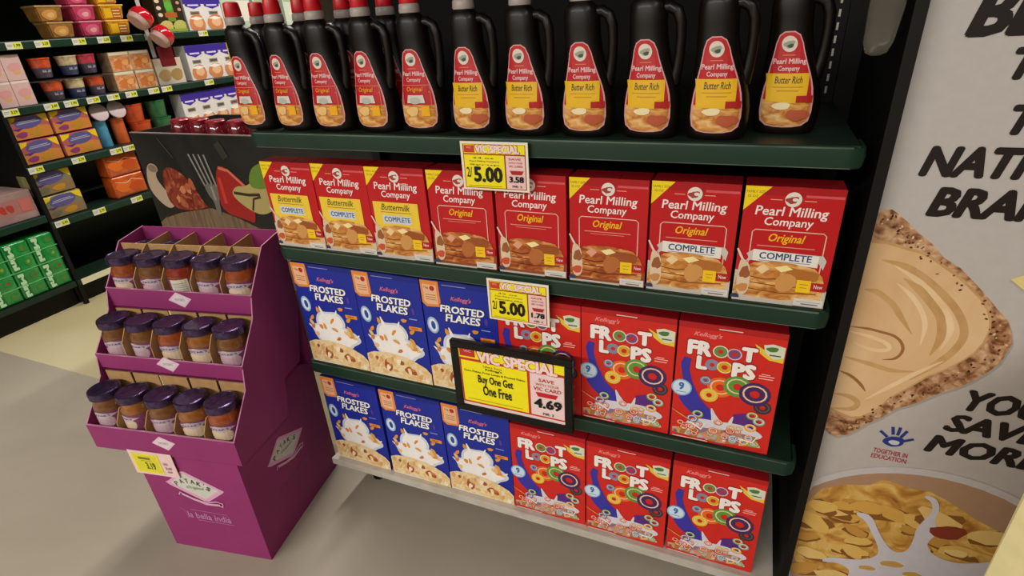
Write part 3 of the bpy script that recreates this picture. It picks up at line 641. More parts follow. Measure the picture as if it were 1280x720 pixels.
# cereal bowl
def arc(cx, cz, rx, rz, a0, a1, n=24): return [(cx + rx * math.cos(R(a0 + (a1 - a0) * i / n)), cz + rz * math.sin(R(a0 + (a1 - a0) * i / n))) for i in range(n + 1)]
def clip_(l): return [(max(PXL, min(PXR, x)), max(.002, z)) for x, z in l]
A.poly(NP(clip_(arc(1.49, .27, .275, .252, 0, 360, 48)[:-1])), 'c9c5c6'); A.poly(NP(clip_(arc(1.49, .27, .262, .236, 0, 360, 48)[:-1])), 'b08c70')
A.poly(NP(clip_([(1.277, .36)] + [(1.30, .415), (1.34, .44), (1.38, .452), (1.40, .475), (1.425, .470), (1.445, .465), (1.48, .468), (1.52, .45), (1.56, .425), (1.62, .40), (1.68, .36), (1.72, .28), (1.68, .16), (1.55, .09), (1.42, .09), (1.3, .15), (1.277, .2)])), BOWLF)
for k in range(46):
    x = q.uniform(1.29, 1.66); z = q.uniform(.16, .44) if x < 1.6 else q.uniform(.16, .36)
    if z > .43 - abs(x - 1.45) * .3: z -= .05
    e = N((x, z)); s_ = q.uniform(.018, .04)
    A.L = 90 + 2 * k
    A.ell(e[0] + .004, e[1] - .0025, s_ / pw, s_ * .55 / pw, '8a5a28', 12, q.uniform(-.5, .5), .22, k); A.ell(e[0], e[1], s_ / pw, s_ * .52 / pw, q.choice(['e3b964', 'd9a850', 'efcf84', 'c89446', 'e8c478']), 12, q.uniform(-.5, .5), .22, k)
MILK = 'd3cfd8'
A.poly(soft(NP([(1.36, .10), (1.40, .19), (1.37, .215), (1.33, .20), (1.345, .225), (1.40, .235), (1.432, .262), (1.428, .29), (1.408, .325), (1.392, .355), (1.371, .366), (1.373, .374), (1.392, .376), (1.406, .362), (1.418, .335), (1.442, .298), (1.462, .285), (1.478, .30), (1.481, .335), (1.478, .365), (1.486, .395), (1.494, .422), (1.487, .445), (1.472, .452), (1.476, .460), (1.494, .455), (1.504, .43), (1.502, .395), (1.512, .38), (1.53, .392), (1.528, .376), (1.512, .360), (1.503, .33), (1.52, .305), (1.56, .297), (1.60, .315), (1.64, .35), (1.68, .40), (1.71, .36), (1.68, .24), (1.62, .10)])), MILK)
for x, z, s_ in ((1.46, .25, .02), (1.50, .235, .016), (1.42, .22, .015), (1.54, .2, .02)): e = N((x, z)); A.ell(e[0], e[1], s_ / pw, s_ * .5 / pw, 'c9a054', 10, .2, .2, 3)
e = N((1.53, .375)); A.ell(e[0], e[1], .028 / pw, .02 / pw, '8a3a28', 12, .3, .2, 8)
A.poly(NP([(1.478, .932), (1.50, .945), (1.56, .955), (1.62, .93), (1.6, .90), (1.53, .90), (1.50, .915)]), 'e8d48a'); A.poly(NP([(1.51, .932), (1.56, .943), (1.605, .928), (1.59, .91), (1.53, .91)]), 'f2e6a8')
A.build('poster', t, lambda x, y, l: (PXL + x, .0515 - l, PB + y))
# cream bin at the lower right edge of the picture
t = thing('cream_bin', 'cream cardboard dump bin standing in front of the white poster board', 'bin', (1.392, -.36, 0), R(-38))
bm = bmesh.new(); prism(bm, [(0.0, 0), (.42, 0), (.42, .95), (.006, .95)], 'y', 0, .008); mesh_obj('front_panel', bm, mat('cream_card', 'ddd09a', .6), t)
box('side_panel', 0.002, .008, .008, .36, 0, .95, MATS['cream_card'], t); box('side_panel', .412, .42, .008, .36, 0, .95, MATS['cream_card'], t)
box('back_panel', .008, .412, .352, .36, 0, .95, MATS['cream_card'], t); box('inner_tray', .008, .412, .008, .352, .8, .81, MATS['cream_card'], t)

# ------------------------------------------------------------------ magenta jar display
UX = Vector((-.36496, -.33611, 0)); YAW = R(9.76)
d = thing('jar_display', 'magenta cardboard floor display with three tiers of jars in front of the shelving', 'display', UX, YAW)
bm = bmesh.new(); prism(bm, [(0, 0), (.384, 0), (.384, .415), (.235, .50), (.215, .40), (.18, .358), (0, .358)], 'x', 0, .323); b_ = mesh_obj('base', bm, MAG, d)
bm = bmesh.new(); prism(bm, [(.236, .502), (.30, .50), (.325, .455), (.30, .462)], 'x', .3235, .3255); mesh_obj('loose_flap', bm, KRAFT, d)
T0, T1 = -.117, .343           # left and right of the trays
TIERS = [(.0, .362, .438), (.10, .548, .598), (.20, .690, .748)]   # front depth, floor, lip top
bm = bmesh.new()
side = [(.0, .362), (-.002, .438), (.085, .535), (.10, .600), (.18, .69), (.2, .750), (.285, .850), (.375, .863), (.36, .62), (.31, .475), (.23, .47), (.205, .36)]
for a, b2 in ((T1 - .004, T1), (T0, T0 + .004)):
    bm = bmesh.new(); prism(bm, side, 'x', a, b2); s = mesh_obj('side_panel', bm, MAG, d)
    # pale cut edge of the card along the front
    bm = bmesh.new(); e = .0007
    for p, q_ in zip(side[1:8], side[2:8]):
        prism(bm, [(p[0] - e, p[1] + e * .3), (q_[0] - e, q_[1] + e * .3), (q_[0], q_[1] + e), (p[0], p[1] + e)], 'x', a + .0004, b2 - .0004)
    mesh_obj('cut_edge', bm, CREAMEDGE, s)
box('tray_bottom', T0 + .004, T1 - .004, .002, .20, .3585, .366, MAG, d)
for k, (v0, zf, zl) in enumerate(TIERS):
    bm = bmesh.new(); zb = (.362, .556, .694)[k] - (.0 if k else .0)
    bx(bm, T0, T1 - .0002, v0 - .003, v0 + .001, zb, zl); lip = mesh_obj('front_lip', bm, MAG, d)
    box('cut_edge', T0, T1 - .0002, v0 - .0032, v0 + .0012, zl, zl + .0012, CREAMEDGE, lip)
    if not k: box('tray_floor', T0 + .004, T1 - .004, .002, .2, .384, .389, MAGIN, d)
    if k: box('tray_floor', T0 + .004, T1 - .004, v0, .368 if k == 2 else .23 if k == 1 else .3, zf - .004, zf, MAGIN, d)
    # small white diamond on the lip
    A = Art(.075, .045); A.poly([(0, .45), (.42, 1), (1, .6), (.6, 0)], 'e0bcd0'); A.poly([(.14, .48), (.43, .86), (.86, .57), (.58, .14)], 'd6cfd2'); A.text("PATAK'S", .3, .42, .7, .6, 'b080a0', .02)
    cx, cz = ((.12, (zb + zl) / 2 + .004), (.115, .583), (.118, .722))[k]
    A.build('emblem', lip, lambda x, y, l, cx=cx, cz=cz, v0=v0: (cx - .0375 + x, v0 - .0034 - l, cz - .02 + y))
# backs and kraft dividers
box('back_panel', T0 + .004, T1 - .004, .369, .373, .42, .863, MAG, d)
P_ = (T1 - T0 - .008) / 5
for k, (v0, zf, zl) in enumerate(TIERS):
    vb = (.097, .194, .2825)[k]; top = (.548, .690, .846)[k]
    bm = bmesh.new()
    for j in range(5):      # comb strip with notches between the jars
        bx(bm, T0 + .006 + j * P_ + .004, T0 + .006 + (j + 1) * P_ - .004, vb, vb + .003, top - .055 if k < 2 else top - .12, top - (.002 if k < 2 else 0))
    mesh_obj('comb_strip', bm, KRAFT, d)
    for j in range(1, 5):
        x = T0 + .004 + j * P_
        bm = bmesh.new()
        if k < 2: prism(bm, [(v0 + .004, zf + .001), (v0 + .008, zf + .085), (v0 + .03, zf + .118), (vb - .0005, zf + .122), (vb - .0005, zf + .001)], 'x', x - .0012, x + .0012)
        else: prism(bm, [(v0 + .004, zf + .001), (v0 + .008, zf + .085), (v0 + .04, zf + .125), (vb - .001, top), (.366, top + .006), (.366, zf + .001)], 'x', x - .0012, x + .0012)
        mesh_obj('divider', bm, KRAFT, d)
# print on the front of the base
def logo(A):
    A.poly([(.0, .62), (.06, .66), (.36, 1), (.42, 1), (.95, .60), (1, .56), (.96, .5), (.66, .18), (.58, .16), (.06, .54)], 'd8a0c0'); A.poly([(.09, .62), (.38, .94), (.9, .56), (.62, .24)], 'c9c9bd')
    for ch, x, y, r in (('P', .2, .62, .5), ('A', .3, .70, .35), ('T', .4, .735, .15), ('A', .5, .73, -.1), ('K', .6, .69, -.3), ("'", .68, .68, -.4), ('S', .74, .58, -.6)): A.text(ch, x - .035, y - .06, x + .035, y + .06, '4a4038', .02, rot=r) if ch != "'" else A.rect(x, y, x + .01, y + .04, '4a4038')
    A.text('Original', .36, .50, .66, .60, '8a9a80', .01, .3)
    A.line([(.16, .28), (.2, .36), (.28, .3), (.4, .22), (.6, .14), (.8, .22), (.9, .18), (.88, .08), (.78, .12)], .022, 'd8a0c0'); A.line([(.22, .32), (.4, .2), (.6, .1), (.84, .12)], .04, 'd0a8c0')
A = Art(.185, .125); logo(A); A.build('emblem', b_, lambda x, y, l: (.065 + x, -.0005 - l, .184 + y))
A = Art(.175, .045); A.line([(.02, .95), (.1, .8), (.12, .1)], .01, 'b070a0'); A.text('la bella india', .13, .18, .94, .72, 'b87aa6', .02, .1); A.line([(.22, .92), (.9, .88), (.98, .05), (.3, .05)], .01, 'b87aa6')
A.build('lettering', b_, lambda x, y, l: (.07 + x, -.0005 - l, .122 + y))
A = Art(.175, .115); logo(A); A.build('emblem', b_, lambda x, y, l: (.3235 + l, .09 + x, .195 + y))
A = Art(.165, .045); A.text('la bella india', .1, .18, .94, .72, '8a3a70', .02, .1); A.build('lettering', b_, lambda x, y, l: (.3235 + l, .10 + x, .135 + y))
# shelf ticket hanging under the lowest lip
t = thing('price_ticket', 'small yellow and white paper price ticket taped under the lowest jar tray', 'ticket', UX, YAW)
bm = bmesh.new(); bx(bm, -.012, .128, -.006, -.0045, .288, .370); mesh_obj('card', bm, flat('e6c4c4'), t)
A = Art(.14, .082); A.rect(.06, .08, .68, .9, 'e8dc3c'); A.rect(.1, .13, .64, .85, 'd9cf2e'); A.rect(.2, .66, .48, .76, '7a7410'); A.text('3.19', .32, .25, .54, .55, '5c5810', .04); A.rect(.25, .6, .5, .62, '8a8418'); A.text('W1', .74, .5, .84, .62, 'a08080', .02); A.text('3.49', .76, .32, .9, .44, 'a07878', .02); A.rect(.78, .2, .88, .26, 'a07878')
A.build('print', t, lambda x, y, l: (-.012 + x, -.0065 - l, .288 + y))
# the jars
def make_jar(kind):
    sauce = {'orange': '8e421c', 'brown': '6e4420', 'amber': '8a5420', 'red': '842c1a'}[kind]
    t = thing('sauce_jar', '', 'jar')
    bm = bmesh.new(); lathe(bm, [(.032, 0), (.038, .003), (.0395, .01), (.0395, .088), (.038, .1), (.034, .108), (.0335, .118)], 28)
    mesh_obj('glass', bm, mat('sauce_' + kind, sauce, .2, 0, .5, coat=.4, var=.3, scale=60), t, smooth=50)
    bm = bmesh.new(); pr = [(.037, .117), (.0395, .119), (.040, .132), (.0385, .1385), (.0345, .140), (.033, .1385), (.014, .1378)]
    rings = []
    for r, z in pr: rings.append([((r + (.0006 if (i % 2 and r > .039) else 0)) * math.cos(2 * math.pi * i / 40), (r + (.0006 if (i % 2 and r > .039) else 0)) * math.sin(2 * math.pi * i / 40), z) for i in range(40)])
    loft(bm, rings); mesh_obj('lid', bm, LID, t, smooth=35)
    LW = .040 * math.pi * 1.15; A = Art(LW, .056)
    A.rect(0, 0, 1, 1, '7c3c60'); A.rect(0, 0, 1, .12, 'a87c70')
    if kind == 'red': A.rect(.3, 0, .62, 1, 'cfcabc'); [A.rect(.34, .1 + .1 * k, .58, .13 + .1 * k, '8a8a80') for k in range(8)]
    else:
        A.ell(.5, .45, .22, .14, 'd0ba9c' if kind != 'brown' else 'b898a4', 16, 0, .08); A.poly([(.2, .8), (.45, 1), (.8, .82), (.55, .62)], 'b8acb4'); A.text("PATAK'S", .33, .76, .67, .86, '5a3060', .02)
        A.poly([(.05, 0), (.35, 0), (.28, .3), (.1, .25)], 'c88a4a')
    A.build('label', t, lambda x, y, l: ((.0399 + l) * math.sin((x - LW / 2) / .040), -(.0399 + l) * math.cos((x - LW / 2) / .040), .030 + y), ([LW * k / 16 for k in range(1, 16)], []))
    return t
JK = {k: make_jar(k) for k in ('orange', 'brown', 'amber', 'red')}
rows = [['brown', 'amber', 'brown', 'amber', 'orange'], ['brown', 'brown', 'orange', 'amber', 'brown'], ['orange', 'brown', 'red', 'brown', 'orange']]
tn = ['lowest', 'middle', 'top']; used = set()
def loc_(u, v, z): c, s = math.cos(YAW), math.sin(YAW); return (UX.x + u * c - v * s, UX.y + u * s + v * c, z)
def put_jar(k, u, v, z, rz, lab, grp):
    if k not in used: used.add(k); o = JK[k]; o.location = loc_(u, v, z); o.rotation_euler[2] = rz; o['label'] = lab
    else: o = dup(JK[k], loc_(u, v, z), rz, lab)
    o['group'] = grp
for k, (v0, zf, zl) in enumerate(TIERS):
    for j in range(5):
        u = T0 + .004 + P_ * (j + .5) - .002
        put_jar(rows[k][j], u, v0 + (.048, .048, .042)[k], (.3895, .5485, .6935)[k], YAW + R(rnd.uniform(-20, 30)), 'purple-lidded jar of %s sauce, %s from left in the %s tray' % ({'orange': 'orange', 'brown': 'brown', 'amber': 'amber', 'red': 'reddish'}[rows[k][j]], ORD[j], tn[k]), 'jars in the %s tray' % tn[k])
for j in range(2): put_jar('brown', T0 + .004 + P_ * (j + .5), .3275, .6905, YAW + j, 'purple-lidded jar behind the comb strip in the top tray, %s' % ('far left' if j == 0 else 'second compartment'), 'back row jars in the top tray')

# ------------------------------------------------------------------ dark pallet bin with food picture
BX0, BX1, BY0, BZ = -1.352, -.12, .6, .998
t = thing('food_print_bin', 'dark cardboard bin printed with fork, roast and peppers behind the jar display', 'bin', (0, 0, 0))
box('front_panel', BX0, BX1, BY0, BY0 + .012, 0, BZ, mat('dark_card', '1d1b18', .5), t)
box('side_panel', BX0, BX0 + .012, BY0 + .012, 1.05, 0, BZ, MATS['dark_card'], t); box('side_panel', BX1 - .012, BX1, BY0 + .012, 1.05, 0, BZ, MATS['dark_card'], t)
box('back_panel', BX0 + .012, BX1 - .012, 1.038, 1.05, 0, BZ, MATS['dark_card'], t)
box('top_edge', BX0, BX1, BY0 - .001, BY0 + .013, BZ, BZ + .003, mat('bin_edge', '7a6a66', .6), t)
box('inner_tray', BX0 + .012, BX1 - .012, BY0 + .012, 1.038, .93, .935, mat('maroon_card', '5a1c28', .6), t)
bw, bh = BX1 - BX0, BZ; A = Art(bw, bh, .0003)
def N2(x, z): return ((x - BX0) / bw, z / bh)
def Q(l): return [N2(*p) for p in l]
A.rect(0, 0, 1, 1, SOUP)
A.poly(Q([(-1.352, .60), (-1.26, .655), (-1.0, .70), (-.74, .63), (-.60, .56), (-.60, .35), (-1.352, .35)]), WOODP)
A.line(Q([(-1.30, .635), (-1.2, .665), (-1.0, .70), (-.86, .667), (-.72, .618), (-.6, .57)]), .012, '30221a')
A.poly(soft(Q([(-1.352, .76), (-1.33, .84), (-1.30, .872), (-1.262, .87), (-1.25, .845), (-1.275, .83), (-1.28, .80), (-1.245, .75), (-1.21, .73), (-1.215, .69), (-1.26, .67), (-1.31, .70)])), 'b8a28a'); A.ell(*N2(-1.285, .85), .022, .014, '8a7460')
A.poly(soft(Q([(-1.25, .68), (-1.245, .80), (-1.22, .85), (-1.17, .862), (-1.11, .835), (-1.06, .77), (-1.02, .69), (-1.0, .70), (-1.13, .67)])), MEATP)
for k in range(9): A.ell(*N2(-1.23 + .2 * q.random(), .70 + .11 * q.random()), .02, .012, q.choice(['c8825a', 'b0603c', '8a3a28']), 10, q.uniform(0, 3), .25, k)
for k in range(4):
    xt, xb = -1.038 + .029 * k, -.996 + .022 * k
    A.line(Q([(xt, .921), (xb, .79)]), .0085, '7c7770'); A.line(Q([(xt + .002, .918), (xb + .002, .79)]), .003, '9a958c')
A.poly(soft(Q([(-1.002, .80), (-.922, .80), (-.925, .75), (-.94, .725), (-.945, .66), (-.972, .66), (-.968, .725), (-.99, .75)])), '6e6a64'); A.line(Q([(-.96, .79), (-.957, .73)]), .01, '908c84')
A.poly(soft(Q([(-.935, .68), (-.93, .78), (-.905, .86), (-.87, .885), (-.80, .84), (-.74, .78), (-.76, .64), (-.80, .655)])), 'a02420'); A.line(Q([(-.89, .87), (-.84, .86), (-.76, .79)]), .01, 'd07058'); A.line(Q([(-.9, .83), (-.9, .72)]), .014, 'c83c30')
A.poly(soft(Q([(-.86, .76), (-.82, .80), (-.76, .80), (-.70, .84), (-.66, .88), (-.6, .89), (-.6, .74), (-.7, .68), (-.78, .70)])), 'b4a468'); A.poly(soft(Q([(-.75, .80), (-.72, .87), (-.66, .90), (-.6, .90), (-.6, .82), (-.68, .79)])), '6a8a34'); A.line(Q([(-.84, .77), (-.76, .765), (-.7, .77)]), .01, '40301c'); A.line(Q([(-.76, .70), (-.74, .75), (-.70, .76)]), .008, '40301c')
A.line(Q([(-1.19, .98), (-1.13, .90)]), .004, '4a4640'); A.line(Q([(-.86, .97), (-.83, .91)]), .03, '38352f')
A.build('front_print', t, lambda x, y, l: (BX0 + x, BY0 - .0006 - l, y))
def red_jar():
    t = thing('red_jar', '', 'jar'); bm = bmesh.new(); lathe(bm, [(.036, 0), (.042, .006), (.042, .075), (.036, .09)], 20); mesh_obj('glass', bm, mat('cherry_glass', '6a1420', .12, 0, .6, coat=.8, var=.3, scale=40), t, smooth=50)
    bm = bmesh.new(); lathe(bm, [(.037, .088), (.038, .105), (.034, .11), (.02, .111)], 20); mesh_obj('lid', bm, mat('cherry_lid', '8a1c28', .25, .2, .6), t, smooth=40); return t
rj = red_jar(); sp = [(-1.13, .68, 'first'), (-1.03, .69, 'second'), (-.905, .66, 'third'), (-.80, .67, 'fourth'), (-.70, .68, 'fifth')]
for i, (x, y, n) in enumerate(sp):
    lab = 'dark red jar on top of the food-print bin, %s from the left' % n
    if i == 0: rj.location = (x, y, .9355); rj['label'] = lab; rj['group'] = 'dark red jars in the bin'
    else: dup(rj, (x, y, .9355 + (.02 if i in (2, 3) else 0) * 0), i, lab)

# ------------------------------------------------------------------ aisle gondola along the left
XF = -2.34
SH_Z = (1.375, 1.078, .790, .495)
ga = thing('aisle_gondola', 'long dark green aisle shelving with packaged fruit, far left', 'shelving', (0, 0, 0))
gb = thing('aisle_gondola', 'neighbouring aisle shelving section with green packs, at the left edge', 'shelving', (0, 0, 0))
def aisle(par, y0, y1, zs):
    box('back_panel', XF - .52, XF - .5, y0, y1, .0, 2.1, DGREEN, par)
    for y in (y0, y1 - .03): box('upright', XF - .5, XF - .46, y, y + .03, 0, 2.1, BLACK, par)
    for z in zs + (1.70,):
        s = box('shelf', XF - .46, XF - .006, y0 + .004, y1 - .004, z - .014, z, DGREEN, par)
        bm = bmesh.new(); prism(bm, [(XF - .012, z - .001), (XF - .002, z - .001), (XF, z - .006), (XF, z - .036), (XF - .004, z - .04), (XF - .012, z - .038)], 'y', y0 + .004, y1 - .004); mesh_obj('price_rail', bm, GREEN, s)
    b = box('base_deck', XF - .46, XF, y0 + .004, y1 - .004, .12, .15, DGREEN, par); box('kick_plate', XF - .08, XF - .06, y0 + .004, y1 - .004, 0, .12, BLACK, b)
    box('end_divider', XF - .46, XF - .01, y0, y0 + .004, .15, 1.33, BLACK, par)
# prism 'y' builds (x, a, z)
aisle(ga, .657, 3.3, SH_Z); aisle(gb, -1.2, .655, (.54,))
box('divider_post', XF - .028, XF - .002, .656, .676, 0, 2.1, BLACK, ga)
# price tags in the rails
def tick(y, z, lab, grp, w=.07, col='e6e68c'):
    t = thing('price_tag', lab, 'tag', (XF + .002, y, z), R(90), grp)
    bm = bmesh.new(); bx(bm, -w / 2, w / 2, -.0012, .0012, -.016, .016); o = mesh_obj('card', bm, flat('dfdccb'), t)
    A = Art(w, .03); A.rect(.45, .08, .97, .92, 'd8dc3a'); A.text(rnd.choice(['1.99', '2.49', '3.29', '2.79']), .5, .3, .9, .75, '3a3a20', .03); A.rect(.06, .6, .4, .68, '8a8a80'); A.rect(.06, .35, .34, .42, '8a8a80')
    A.build('print', t, lambda x, y_, l: (x - w / 2, -.0014 - l, y_ - .015))
names = {0: 'top', 1: 'second', 2: 'third', 3: 'fourth'}
TAGS = [[.835, .965, 1.15, 1.285, 1.42, 1.57, 1.95, 2.18], [.70, .89, .99, 1.11, 1.225, 1.335, 1.48, 1.57, 1.89], [.70, .915, 1.13, 1.21], [.71, .915, 1.145]]
for k, row in enumerate(TAGS):
    for j, y in enumerate(row): tick(y, SH_Z[k] - .02, 'yellow-white price tag on %s rail of the aisle shelving, %s from left' % (names[k], ORD[j]), 'price tags on the %s aisle rail' % names[k])
t = thing('price_tag', 'long pale price strip on the bottom rail of the empty bay', 'tag', (XF + .003, .81, .132), R(90)); bm = bmesh.new(); bx(bm, -.13, .13, -.0015, .0015, -.017, .017); mesh_obj('card', bm, flat('dcd8b4'), t)

# aisle products: built facing -y, turned to face +x
def item(name, cat, build):
    t = thing(name, '', cat); build(t); return t
def put(src, y, z, lab, grp, dx=.03, rz=0, _u=set()):
    loc = (XF - dx, y, z + .001)
    if src.name not in _u: _u.add(src.name); src.location = loc; src.rotation_euler[2] = R(90) + rz; src['label'] = lab; src['group'] = grp; return src
    return dup(src, loc, R(90) + rz, lab, grp)
def tubf(w, h, d, body, lid, art=None):
    def f(t):
        bm = bmesh.new(); loft(bm, [[(x * s_, d / 2 + y * s_, z) for x, y in ((-w / 2, -d / 2), (w / 2, -d / 2), (w / 2, d / 2), (-w / 2, d / 2))] for s_, z in ((.82, 0), (.95, h * .86), (.95, h * .88))])
        bmesh.ops.bevel(bm, geom=bm.edges[:], offset=.006, segments=2, affect='EDGES'); mesh_obj('tub', bm, body, t, smooth=40)
        bm = bmesh.new(); bx(bm, -w / 2, w / 2, 0, d, h * .88, h, .004); mesh_obj('lid', bm, lid, t)
        A = Art(w * .66, h * .62); (art or (lambda a: (a.ell(.5, .5, .36, .3, 'ecc890', 14, 0, .15), a.rect(.15, .8, .85, .92, 'f0e8d8'))))(A)
        A.build('label', t, lambda x, y, l: (x - w * .33, d / 2 - d / 2 * (.83 + .12 * (y + h * .1) / h) - .002 - l, y + h * .13))
    return f
tan = item('fruit_tub', 'tub', tubf(.135, .078, .12, mat('tan_plastic', '9a6c34', .3, coat=.4, scale=30, var=.25), mat('tan_lid', 'a88450', .3, coat=.5), lambda a: (a.ell(.45, .5, .4, .3, 'c89048', 14, 0, .15), a.ell(.5, .45, .2, .15, 'd8ac6c', 12, 0, .2))))
put(tan, 1.11, 1.375, 'tan fruit tub on the top aisle shelf, lower of two stacked', 'tan tubs on the top aisle shelf'); put(tan, 1.09, 1.454, 'tan fruit tub on the top aisle shelf, upper of two stacked', 'tan tubs on the top aisle shelf', dx=.045)
pink = item('fruit_tub', 'tub', tubf(.13, .078, .12, mat('pink_plastic', 'b83a5c', .3, coat=.4, scale=30, var=.25), mat('pink_lid', 'd07088', .3, coat=.5), lambda a: (a.ell(.5, .5, .42, .34, 'd05a78', 14, 0, .15), a.ell(.55, .45, .2, .15, 'e0a0a0', 12, 0, .2))))
for i in range(3): put(pink, 1.27 - i * .008, 1.375 + i * .079, 'pink fruit tub, %s of the stack between the tan and yellow tubs' % ('bottom', 'middle', 'top')[i], 'pink tubs on the top aisle shelf', dx=.03 + .01 * i)
yel = item('fruit_tub', 'tub', tubf(.145, .078, .12, mat('yellow_plastic', 'c88a20', .3, coat=.4, scale=40, var=.4), mat('yellow_lid', 'dcae38', .3, coat=.5), lambda a: (a.rect(0, 0, .45, 1, 'e0b020'), a.rect(.45, 0, 1, 1, 'b05a20'), a.rect(.5, .7, .95, .8, 'e8d8a0'), a.rect(.5, .4, .95, .5, 'e8d8a0'), a.rect(.5, .1, .95, .2, 'd8c080'))))
for i in range(3): put(yel, 1.425 - i * .006, 1.375 + i * .079, 'yellow and orange fruit tub, %s of the stack right of the pink tubs' % ('bottom', 'middle', 'top')[i], 'yellow tubs on the top aisle shelf', dx=.03 + .008 * i)
def cartf(w, h, d, body, art):
    def f(t):
        bm = bmesh.new(); bx(bm, -w / 2, w / 2, 0, d, 0, h, .003); mesh_obj('body', bm, body, t)
        A = Art(w, h, .0004); art(A); A.build('front_print', t, lambda x, y, l: (x - w / 2, -l, y))
    return f
def sauce_art(n):
    def f(a):
        a.rect(0, 0, 1, 1, 'ded8d6'); a.rect(0, .8, 1, 1, '3c2a90')
        for k in range(n):
            c = (k + .5) / n; a.poly([(c - .42 / n, .82), (c + .42 / n, .82), (c + .42 / n, .74), (c, .65), (c - .42 / n, .74)], '46309c'); a.rect(c - .28 / n, .745, c + .28 / n, .79, 'd8d0ec')
            a.rect(c - .25 / n, .47, c + .25 / n, .58, '8a8478'); a.rect(c - .2 / n, .5, c + .2 / n, .55, '5a4a3a')
            a.ell(c, .2, .44 / n, .38 / n, 'cf8452', 14, 0, .08, k); a.ell(c + .05 / n, .24, .26 / n, .2 / n, 'e6b48a', 12, 0, .1, k); a.poly([(c - .4 / n, .36), (c, .42), (c + .4 / n, .36), (c, .31)], 'f0eae4')
    return f
asl = item('applesauce_carton', 'carton', cartf(.40, .21, .10, mat('white_carton', 'd4d0ce', .5), lambda a: (sauce_art(3)(a), a.rect(.84, .3, 1, 1, 'd8b830'), a.rect(.88, .05, 1, .3, 'b8c878'))))
put(asl, 2.0, 1.078, 'white and purple fruit sauce carton with a yellow edge on the second aisle shelf', 'fruit sauce cartons')
as4 = item('applesauce_carton', 'carton', cartf(.47, .22, .10, MATS['white_carton'], sauce_art(4))); put(as4, 1.90, .79, 'white and purple fruit sauce carton on the third aisle shelf above the food-print bin', 'fruit sauce cartons')
as2 = item('applesauce_carton', 'carton', cartf(.29, .19, .10, MATS['white_carton'], sauce_art(2))); put(as2, 2.03, 1.375, 'white and purple fruit sauce carton on the top aisle shelf beside a green-brown carton', 'fruit sauce cartons')
gr = item('snack_carton', 'carton', cartf(.19, .19, .10, mat('brown_carton', '3a2a18', .5), lambda a: (a.rect(0, 0, 1, 1, '2c2414'), a.rect(.38, .3, .66, 1, '6a8a2c'), a.ell(.5, .75, .14, .14, '58b038', 10), a.rect(.3, .42, .75, .56, 'b05a24'), [a.ell(.14, y, .09, .06, 'e0c8b0', 8) for y in (.9, .7, .5)], [a.ell(.88, y, .07, .05, 'd09070', 8) for y in (.85, .65)], a.ell(.25, .15, .24, .2, 'c8b868', 12, 0, .1), a.ell(.75, .15, .24, .2, 'b8b860', 12, 0, .1), a.rect(0, 0, 1, .08, '90a838')))); put(gr, 1.775, 1.375, 'dark carton with green stripe on the top aisle shelf', 'snack cartons')
gn = item('snack_carton', 'carton', cartf(.26, .2, .10, mat('mint_carton', 'a8bca0', .5), lambda a: (a.rect(0, 0, 1, 1, 'b4c8ac'), a.ell(.3, .4, .2, .16, 'd8dcc0', 10, 0, .2), a.ell(.2, .2, .14, .1, '6a9a60', 10, 0, .3), a.line([(.1, .5), (.3, .3), (.4, .6)], .03, '7aa070'), a.rect(.5, .2, .98, .85, 'e0dccc')))); put(gn, 2.31, 1.375, 'pale mint carton at the far end of the top aisle shelf', 'snack cartons')
gn2 = item('snack_carton', 'carton', cartf(.26, .2, .10, mat('pale_carton', 'c4ccb8', .5), lambda a: (a.rect(0, 0, 1, 1, 'ccd4c0'), a.ell(.4, .4, .2, .16, 'e8dcc0', 10, 0, .2), a.rect(.05, .8, .95, .93, '9ab48c')))); put(gn2, 2.6, 1.375, 'pale grey-green carton seen behind the syrup bottle caps', 'snack cartons')
for k in range(2): put(gn2, 2.9 , 1.375 - 0 + k * .202, 'pale carton at the far right of the aisle shelf, %s one' % ('lower', 'upper')[k], 'snack cartons')
wp = item('fruit_cup_pack', 'pack', cartf(.084, .118, .10, mat('pinkish_carton', 'c8a8a0', .45), lambda a: (a.rect(0, 0, 1, 1, 'd4b0aa'), a.ell(.55, .5, .35, .28, 'd89a9a', 14, 0, .15), a.ell(.6, .3, .2, .12, 'd8a868', 12, 0, .2), a.rect(.03, .9, .97, .97, 'e6d8d4')))); n_ = 0
for j, y in enumerate((.809, .7225)):
    for i in range(2): put(wp, y, 1.078 + i * .1195, 'pinkish white fruit cup pack, %s left shelf end, %s' % ('second from' if j == 0 else 'at', ('lower', 'upper')[i]), 'pinkish packs on the second aisle shelf')
def cupf(t):
    bm = bmesh.new(); lathe(bm, [(.034, 0), (.037, .004), (.047, .085), (.05, .088), (.05, .094), (.03, .095)], 20, (0, .05)); mesh_obj('cup', bm, mat('cup_plastic', '6a5c6a', .3, var=.3, scale=40), t, smooth=40)
